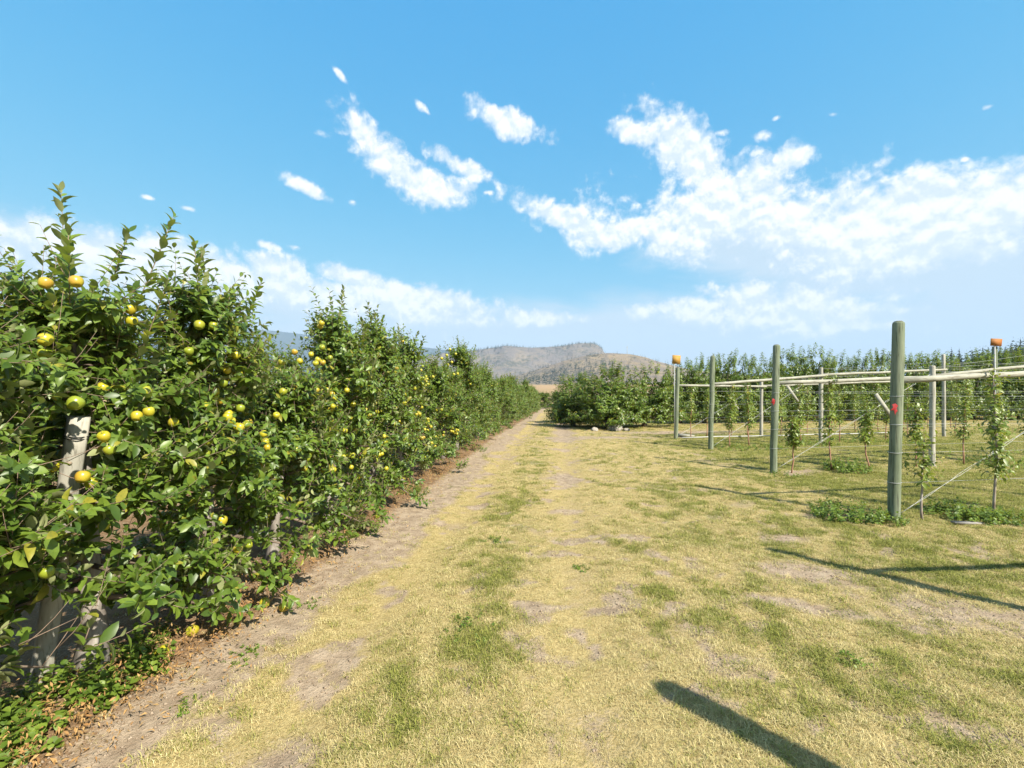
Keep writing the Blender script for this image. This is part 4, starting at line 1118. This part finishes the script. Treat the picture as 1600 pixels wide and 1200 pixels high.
# a white pipe along the ground from the farthest end post, a grey plank and a pale slab
pw = sag((5.5, 14.75, gz(5.5, 14.75) + 0.05), (14.0, 16.6, gz(14, 16.6) + 0.05), 14, 0.0); pw[:, 2] = ground_z(pw[:, 0], pw[:, 1]) + 0.05
tag(put('irrigation_pipe', tube_mesh('irrigation_pipe', [(pw, 0.016)], MT['white_pipe'], 8)), 'thin white irrigation pipe lying on the ground by the farthest trellis', 'pipe')
for nm, x_, y_, s_, mt_, lb, ct in (('plank', 5.5, 5.50, (0.2, 0.03, 0.012), 'dark_wood', 'short grey plank lying in the weeds right of the closest post', 'plank'),
                                    ('plank', 5.95, 15.6, (0.26, 0.12, 0.03), 'rail', 'white board lying flat behind the farthest trellis frame', 'board')):
    V = np.array([(a * s_[0] * (1 + 0.05 * c), b * s_[1] * (1 - 0.1 * a), c * s_[2]) for c in (-1, 1) for a, b in ((-1, -1), (1, -1), (1, 1), (-1, 1))])
    me = mesh_np(nm, V, [np.array([[3, 2, 1, 0], [4, 5, 6, 7], [0, 1, 5, 4], [1, 2, 6, 5], [2, 3, 7, 6], [3, 0, 4, 7]])], MT[mt_], False)
    o = put(nm, me, None, (x_, y_, gz(x_, y_) + s_[2] + 0.01)); o.rotation_euler = (0.05, 0.06, 0.1); tag(o, lb, ct)


# weeds
def weed(x_, y_, rad, hgt, n, size, seed, label, W=0.85, pick=0, mat='weed_leaf', group='weed clumps'):
    r = np.random.default_rng(seed); L = Leaves(); tw = []
    root = empty('weed_clump', (x_, y_, gz(x_, y_)))
    for k in range(n):
        a = r.uniform(0, 6.28); q = rad * math.sqrt(r.uniform()); b = np.array([math.cos(a) * q, math.sin(a) * q, 0.0])
        b[2] = gz(x_ + b[0], y_ + b[1]) - root.location.z - 0.01
        h = hgt * r.uniform(0.45, 1.1) * (1 - 0.45 * (q / rad) ** 2)
        d = np.array([b[0] * 0.5 / rad + r.normal(0, 0.3), b[1] * 0.5 / rad + r.normal(0, 0.3), 1.0])
        shoot(L, tw, b, d, h, max(4, int(5 + h / size * 1.6)), size, r, up=-0.1, ang=(60, 95), droop=0.1, taper=0.35, twr=0.002, bare=0.25)
    P, D, Nn, Ln = L.get()
    Nn = Nn + np.array([0, 0, 1.2])
    tag(put('stems', tube_mesh('stems', tw, MT[mat], 3), root), kind='stuff')
    if pick:
        take = front_most(P, Ln, root.location, pick); put_leaves(root, root.location, P, D, Nn, Ln, mat, W, 0.12, take)
        m = np.ones(len(P), bool); m[take] = False; P, D, Nn, Ln = P[m], D[m], Nn[m], Ln[m]
    tag(put('foliage', leaf_mesh('foliage', P, D, Nn, Ln, MT[mat], 0 if pick else 1, rs, 0.12, W), root), kind='stuff')
    tag(root, label, 'weed', group); return root


def gp(x_, y_):
    d = EYE * F / (y_ - HZ); return (x_ - 800) / F * d, d


for x_, y_, rad, h, n, sz, lb, pk in [
        (50, 1140, 0.30, 0.20, 90, 0.05, 'lush leafy weed clump in the bottom left corner', 260), (185, 1070, 0.19, 0.24, 60, 0.045, 'leafy weed clump right of the pale trunk by the stake', 220),
        (235, 1020, 0.12, 0.2, 16, 0.04, 'small upright weed clump behind the one by the pale trunk', 120), (435, 905, 0.14, 0.24, 24, 0.04, 'dark weed clump under the low apple tree', 120),
        (560, 832, 0.28, 0.18, 50, 0.035, 'wide low weed clump beside the fourth trunk of the row', 0), (640, 772, 0.3, 0.2, 50, 0.035, 'bright green weed clump under the row at mid distance', 0),
        (475, 945, 0.13, 0.04, 26, 0.022, 'flat creeping weed on the bare strip, larger patch', 0), (380, 1025, 0.14, 0.035, 26, 0.022, 'flat creeping weed on the bare strip closer to the camera', 0), (300, 1108, 0.1, 0.035, 18, 0.02, 'small creeping weed patch by the bottom left of the grass', 0),
        (740, 705, 0.35, 0.2, 40, 0.04, 'far weed clump at the foot of the row', 0),
        (1320, 808, 0.36, 0.30, 120, 0.05, 'feathery weed clump left of the closest trellis post', 0), (1385, 815, 0.2, 0.2, 50, 0.045, 'weed clump at the foot of the closest trellis post', 0), (1500, 806, 0.36, 0.26, 120, 0.05, 'yellow green weed clump between the two white trunked young trees', 0),
        (1570, 812, 0.28, 0.2, 70, 0.045, 'low weeds by the right edge below the tall young tree', 0),
        (1322, 735, 0.4, 0.32, 90, 0.06, 'weed clump beside the young tree of the second trellis', 0), (1140, 700, 0.5, 0.18, 60, 0.05, 'weed clump by the plain green third post', 0), (1200, 700, 0.5, 0.16, 60, 0.05, 'weed clump behind the second trellis post', 0),
        (1270, 695, 0.6, 0.2, 70, 0.05, 'weed clump in front of the third trellis row', 0), (1350, 690, 0.7, 0.22, 70, 0.05, 'weed clump beyond the second trellis row', 0), (1560, 725, 0.6, 0.2, 70, 0.05, 'weed clump far right under the wires', 0),
        (1225, 742, 0.3, 0.1, 30, 0.04, 'small weeds at the foot of the second trellis post', 0), (1330, 1035, 0.08, 0.05, 20, 0.03, 'lone broad leaved weed in the foreground grass', 0), (735, 985, 0.22, 0.05, 40, 0.03, 'green weed patch in the middle of the dry grass', 0),
        (770, 842, 0.16, 0.06, 24, 0.03, 'small weed beside the bare spot in the middle of the grass', 0), (905, 882, 0.1, 0.05, 14, 0.03, 'little weed tuft in the dry grass', 0)]:
    gx, gy = gp(x_, y_); weed(gx, gy, rad, h, n, sz, int(x_ + y_), lb, pick=pk)

# dry weeds and litter along the foot of the row
r = np.random.default_rng(88); L = Leaves(); tw = []
n = 9000
d_ = 1.6 + 14 * r.uniform(0, 1, n) ** 1.7; off = r.normal(0.30, 0.22, n); x_ = ROW_A + ROW_B * d_ + off
keep = fbm(x_, d_, 1.3, 3, 71) > 0.42; x_, d_ = x_[keep], d_[keep]; n = len(x_)
z_ = ground_z(x_, d_) + r.uniform(0.0, 0.05, n) + 0.12 * r.uniform(0, 1, n) ** 4
D = nrm(np.column_stack([r.normal(0, 1, (n, 2)), r.normal(0.15, 0.6, n)])); Nn = r.normal(0, 0.6, (n, 3)) + [0, 0, 0.8]
L.add(np.column_stack([x_, d_, z_]), D, Nn, r.uniform(0.01, 0.034, n))
for k in range(320):
    dd = 1.9 + 9 * r.uniform() ** 1.5; xx = row_x(dd, r.normal(0.28, 0.14)); shoot(L, tw, np.array([xx, dd, gz(xx, dd)]), np.array([r.normal(0, .25), r.normal(0, .25), 1]), r.uniform(0.08, 0.26), 12, 0.028, r, up=-0.05, ang=(60, 120), droop=0.5, twr=0.002)
P, D, Nn, Ln = L.get()
dw = put('dry_weeds', leaf_mesh('dry_weeds', P, D, Nn, Ln, MT['dry_leaf'], 1, rs, 0.4, 0.36)); tag(dw, 'brown withered weeds and leaf litter along the foot of the row', 'weeds', kind='stuff')

# clods and small stones on bare earth
r = np.random.default_rng(123); n = 60000
y_ = 1.7 + 9 * r.uniform(0, 1, n) ** 1.6; x_ = r.uniform(-1.15, 1.15, n) * y_
so_ = ground_masks(x_, y_)[1]; k_ = (so_ > 0.55) & (x_ > ROW_A + ROW_B * y_ - 0.3) & (r.uniform(0, 1, n) < 0.5); x_, y_ = x_[k_][:7000], y_[k_][:7000]; n = len(x_)
octa = np.array([(1, 0, 0), (0, 1, 0), (-1, 0, 0), (0, -1, 0), (0, 0, 0.8), (0, 0, -0.6)], float)
sz_ = 0.003 + 0.010 * r.uniform(0, 1, n) ** 3
V = np.column_stack([x_, y_, ground_z(x_, y_) + 0.002])[:, None, :] + octa[None] * sz_[:, None, None] * r.uniform(0.6, 1.3, (n, 6, 1))
T = np.array([(0, 1, 4), (1, 2, 4), (2, 3, 4), (3, 0, 4), (1, 0, 5), (2, 1, 5), (3, 2, 5), (0, 3, 5)])
MT['clod'] = noisy_mat('dry_clods', [(0.3, (0.15, 0.11, 0.075)), (0.7, (0.30, 0.235, 0.17))], 12, 3)
tag(put('soil_clods', mesh_np('soil_clods', V.reshape(-1, 3), [(T[None] + (np.arange(n) * 6)[:, None, None]).reshape(-1, 3)], MT['clod'], False)), 'dry clods and small stones on the bare earth', 'clods', kind='stuff')

# ------------------------------------------------------------------ the grass
def tuft(name, seed, n, h, spread, wid, lean):
    r = np.random.default_rng(seed); V, T, B = [], [], []
    for k in range(n):
        a = r.uniform(0, 6.28); q = spread * math.sqrt(r.uniform()); b = np.array([math.cos(a) * q, math.sin(a) * q, -0.004])
        ln = h * r.uniform(0.45, 1.15); aa = r.uniform(0, 6.28); dd = np.array([math.cos(aa), math.sin(aa), 0]); s = np.array([-dd[1], dd[0], 0]) * wid * r.uniform(0.6, 1.2)
        le = lean * r.uniform(0.3, 1.5)
        m = b + np.array([0, 0, ln * 0.55]) + dd * ln * le * 0.4; e = b + np.array([0, 0, ln * max(0.12, 1 - 0.45 * le)]) + dd * ln * le * 1.1
        i = len(V); V += [b - s, b + s, m + s * 0.75, m - s * 0.75, e]; T += [[i, i + 1, i + 2], [i, i + 2, i + 3], [i + 3, i + 2, i + 4]]; B += [r.uniform()] * 5
    m, = (MT['grass'],)
    return bpy.data.objects.new(name, mesh_np(name, np.array(V), [np.array(T)], m, False, {'tint': B}))


gmx, t, out = new_mat('grass_blades'); MT['grass'] = gmx
tint = attr(t, 'tint'); gm = attr(t, 'green', 'INSTANCER')
dry = MIX(t, tint, (0.31, 0.242, 0.095), (0.68, 0.585, 0.30)); grn = MIX(t, tint, (0.095, 0.12, 0.02), (0.30, 0.30, 0.065))
gcol = MIX(t, MR(t, M(t, 'ADD', gm, M(t, 'MULTIPLY', M(t, 'SUBTRACT', tint, 0.5), 0.5)), 0.3, 0.7), dry, grn)
pb = t.nodes.new('ShaderNodeBsdfPrincipled'); pb.inputs['Roughness'].default_value = 0.65; pb.inputs['Specular IOR Level'].default_value = 0.25; t.links.new(gcol, pb.inputs['Base Color'])
tb = t.nodes.new('ShaderNodeBsdfTranslucent'); t.links.new(gcol, tb.inputs['Color'])
ms = t.nodes.new('ShaderNodeMixShader'); ms.inputs[0].default_value = 0.3; t.links.new(pb.outputs[0], ms.inputs[1]); t.links.new(tb.outputs[0], ms.inputs[2]); t.links.new(ms.outputs[0], out.inputs['Surface'])


def grass_points():
    r = np.random.default_rng(31); XS, YS, SC = [], [], []
    for d0, d1, dens, sc in ((1.6, 3.2, 1250, 1.0), (3.2, 5.5, 720, 1.05), (5.5, 9, 330, 1.2), (9, 15, 110, 1.45), (15, 26, 30, 1.8)):
        w0, w1 = -1.2 * d1 - 0.3, 1.2 * d1 + 0.3; n = int((w1 - w0) * (d1 - d0) * dens)
        x = r.uniform(w0, w1, n); y = r.uniform(d0, d1, n)
        k = (np.abs(x) < 1.2 * y + 0.3) & (x > ROW_A + ROW_B * y - 0.6)
        XS.append(x[k]); YS.append(y[k]); SC.append(np.full(k.sum(), sc))
    x = np.concatenate(XS); y = np.concatenate(YS); s = np.concatenate(SC)
    g, so, li = ground_masks(x, y)
    k = r.uniform(0, 1, len(x)) < (1 - so) ** 1.3 * 0.95 + 0.03
    x, y, s, g = x[k], y[k], s[k], g[k]
    g = np.clip(g + r.normal(0, 0.28, len(g)), 0, 1)
    rr_ = x - (ROW_A + ROW_B * y); s = s * r.uniform(0.55, 1.3, len(x)) * (0.75 + 0.6 * g) * (1 - 0.35 * np.clip(np.exp(-((rr_ - 1.35) / 0.24) ** 2) + np.exp(-((rr_ - 2.8) / 0.32) ** 2), 0, 1))
    return x, y, ground_z(x, y), s, g, r.uniform(0, 6.28, len(x)), r.integers(0, 4, len(x))


gx_, gy_, gz_, gs_, gg_, gr_, gi_ = grass_points()
tufts = [tuft('grass_tuft', 1, 34, 0.031, 0.045, 0.0013, 1.1), tuft('grass_tuft', 2, 28, 0.043, 0.04, 0.0014, 0.9), tuft('grass_tuft', 3, 38, 0.025, 0.055, 0.0013, 1.6), tuft('grass_tuft', 4, 30, 0.035, 0.05, 0.0016, 1.3)]
gme = bpy.data.meshes.new('grass'); gme.vertices.add(len(gx_)); gme.vertices.foreach_set('co', np.column_stack([gx_, gy_, gz_]).astype(np.float32).ravel())
for nm, v in (('green', gg_), ('size', gs_), ('turn', gr_)):
    a = gme.attributes.new(nm, 'FLOAT', 'POINT'); a.data.foreach_set('value', v.astype(np.float32))
a = gme.attributes.new('which', 'INT', 'POINT'); a.data.foreach_set('value', gi_.astype(np.int32))
gme.materials.append(MT['grass'])
gob = tag(put('grass', gme), 'short dry mown grass with green patches', 'grass', kind='stuff')
ng = bpy.data.node_groups.new('grass_scatter', 'GeometryNodeTree')
ng.interface.new_socket('Geometry', in_out='INPUT', socket_type='NodeSocketGeometry'); ng.interface.new_socket('Geometry', in_out='OUTPUT', socket_type='NodeSocketGeometry')
gi = ng.nodes.new('NodeGroupInput'); go = ng.nodes.new('NodeGroupOutput'); jn = ng.nodes.new('GeometryNodeJoinGeometry')


def gattr(nm, typ='FLOAT'):
    n = ng.nodes.new('GeometryNodeInputNamedAttribute'); n.data_type = typ; n.inputs[0].default_value = nm
    return n.outputs[0]


for i, to in enumerate(tufts):
    oi = ng.nodes.new('GeometryNodeObjectInfo'); oi.inputs['Object'].default_value = to; oi.inputs['As Instance'].default_value = True
    ip = ng.nodes.new('GeometryNodeInstanceOnPoints'); ng.links.new(gi.outputs[0], ip.inputs['Points']); ng.links.new(oi.outputs['Geometry'], ip.inputs['Instance'])
    cmp_ = ng.nodes.new('FunctionNodeCompare'); cmp_.data_type = 'INT'; cmp_.operation = 'EQUAL'
    ci = [s for s in cmp_.inputs if s.type == 'INT']; ng.links.new(gattr('which', 'INT'), ci[0]); ci[1].default_value = i
    ng.links.new(cmp_.outputs[0], ip.inputs['Selection'])
    cb = ng.nodes.new('ShaderNodeCombineXYZ'); ng.links.new(gattr('turn'), cb.inputs[2]); ng.links.new(cb.outputs[0], ip.inputs['Rotation'])
    ng.links.new(gattr('size'), ip.inputs['Scale']); ng.links.new(ip.outputs[0], jn.inputs[0])
ng.links.new(jn.outputs[0], go.inputs[0])
md = gob.modifiers.new('scatter', 'NODES'); md.node_group = ng

# ------------------------------------------------------------------ summer haze
hz_m, t, out = new_mat('haze_air')
vo = t.nodes.new('ShaderNodeVolumePrincipled'); vo.inputs['Color'].default_value = (0.50, 0.68, 0.90, 1); vo.inputs['Density'].default_value = 0.00015; vo.inputs['Anisotropy'].default_value = 0.0
t.links.new(vo.outputs[0], out.inputs['Volume'])
hx, hz0, hz1 = 7500, -12, 760
V = np.array([(a * hx, b * hx, c) for c in (hz0, hz1) for a, b in ((-1, -1), (1, -1), (1, 1), (-1, 1))])
me = mesh_np('haze', V, [np.array([[3, 2, 1, 0], [4, 5, 6, 7], [0, 1, 5, 4], [1, 2, 6, 5], [2, 3, 7, 6], [3, 0, 4, 7]])], hz_m, False)
tag(put('haze', me), kind='stuff')
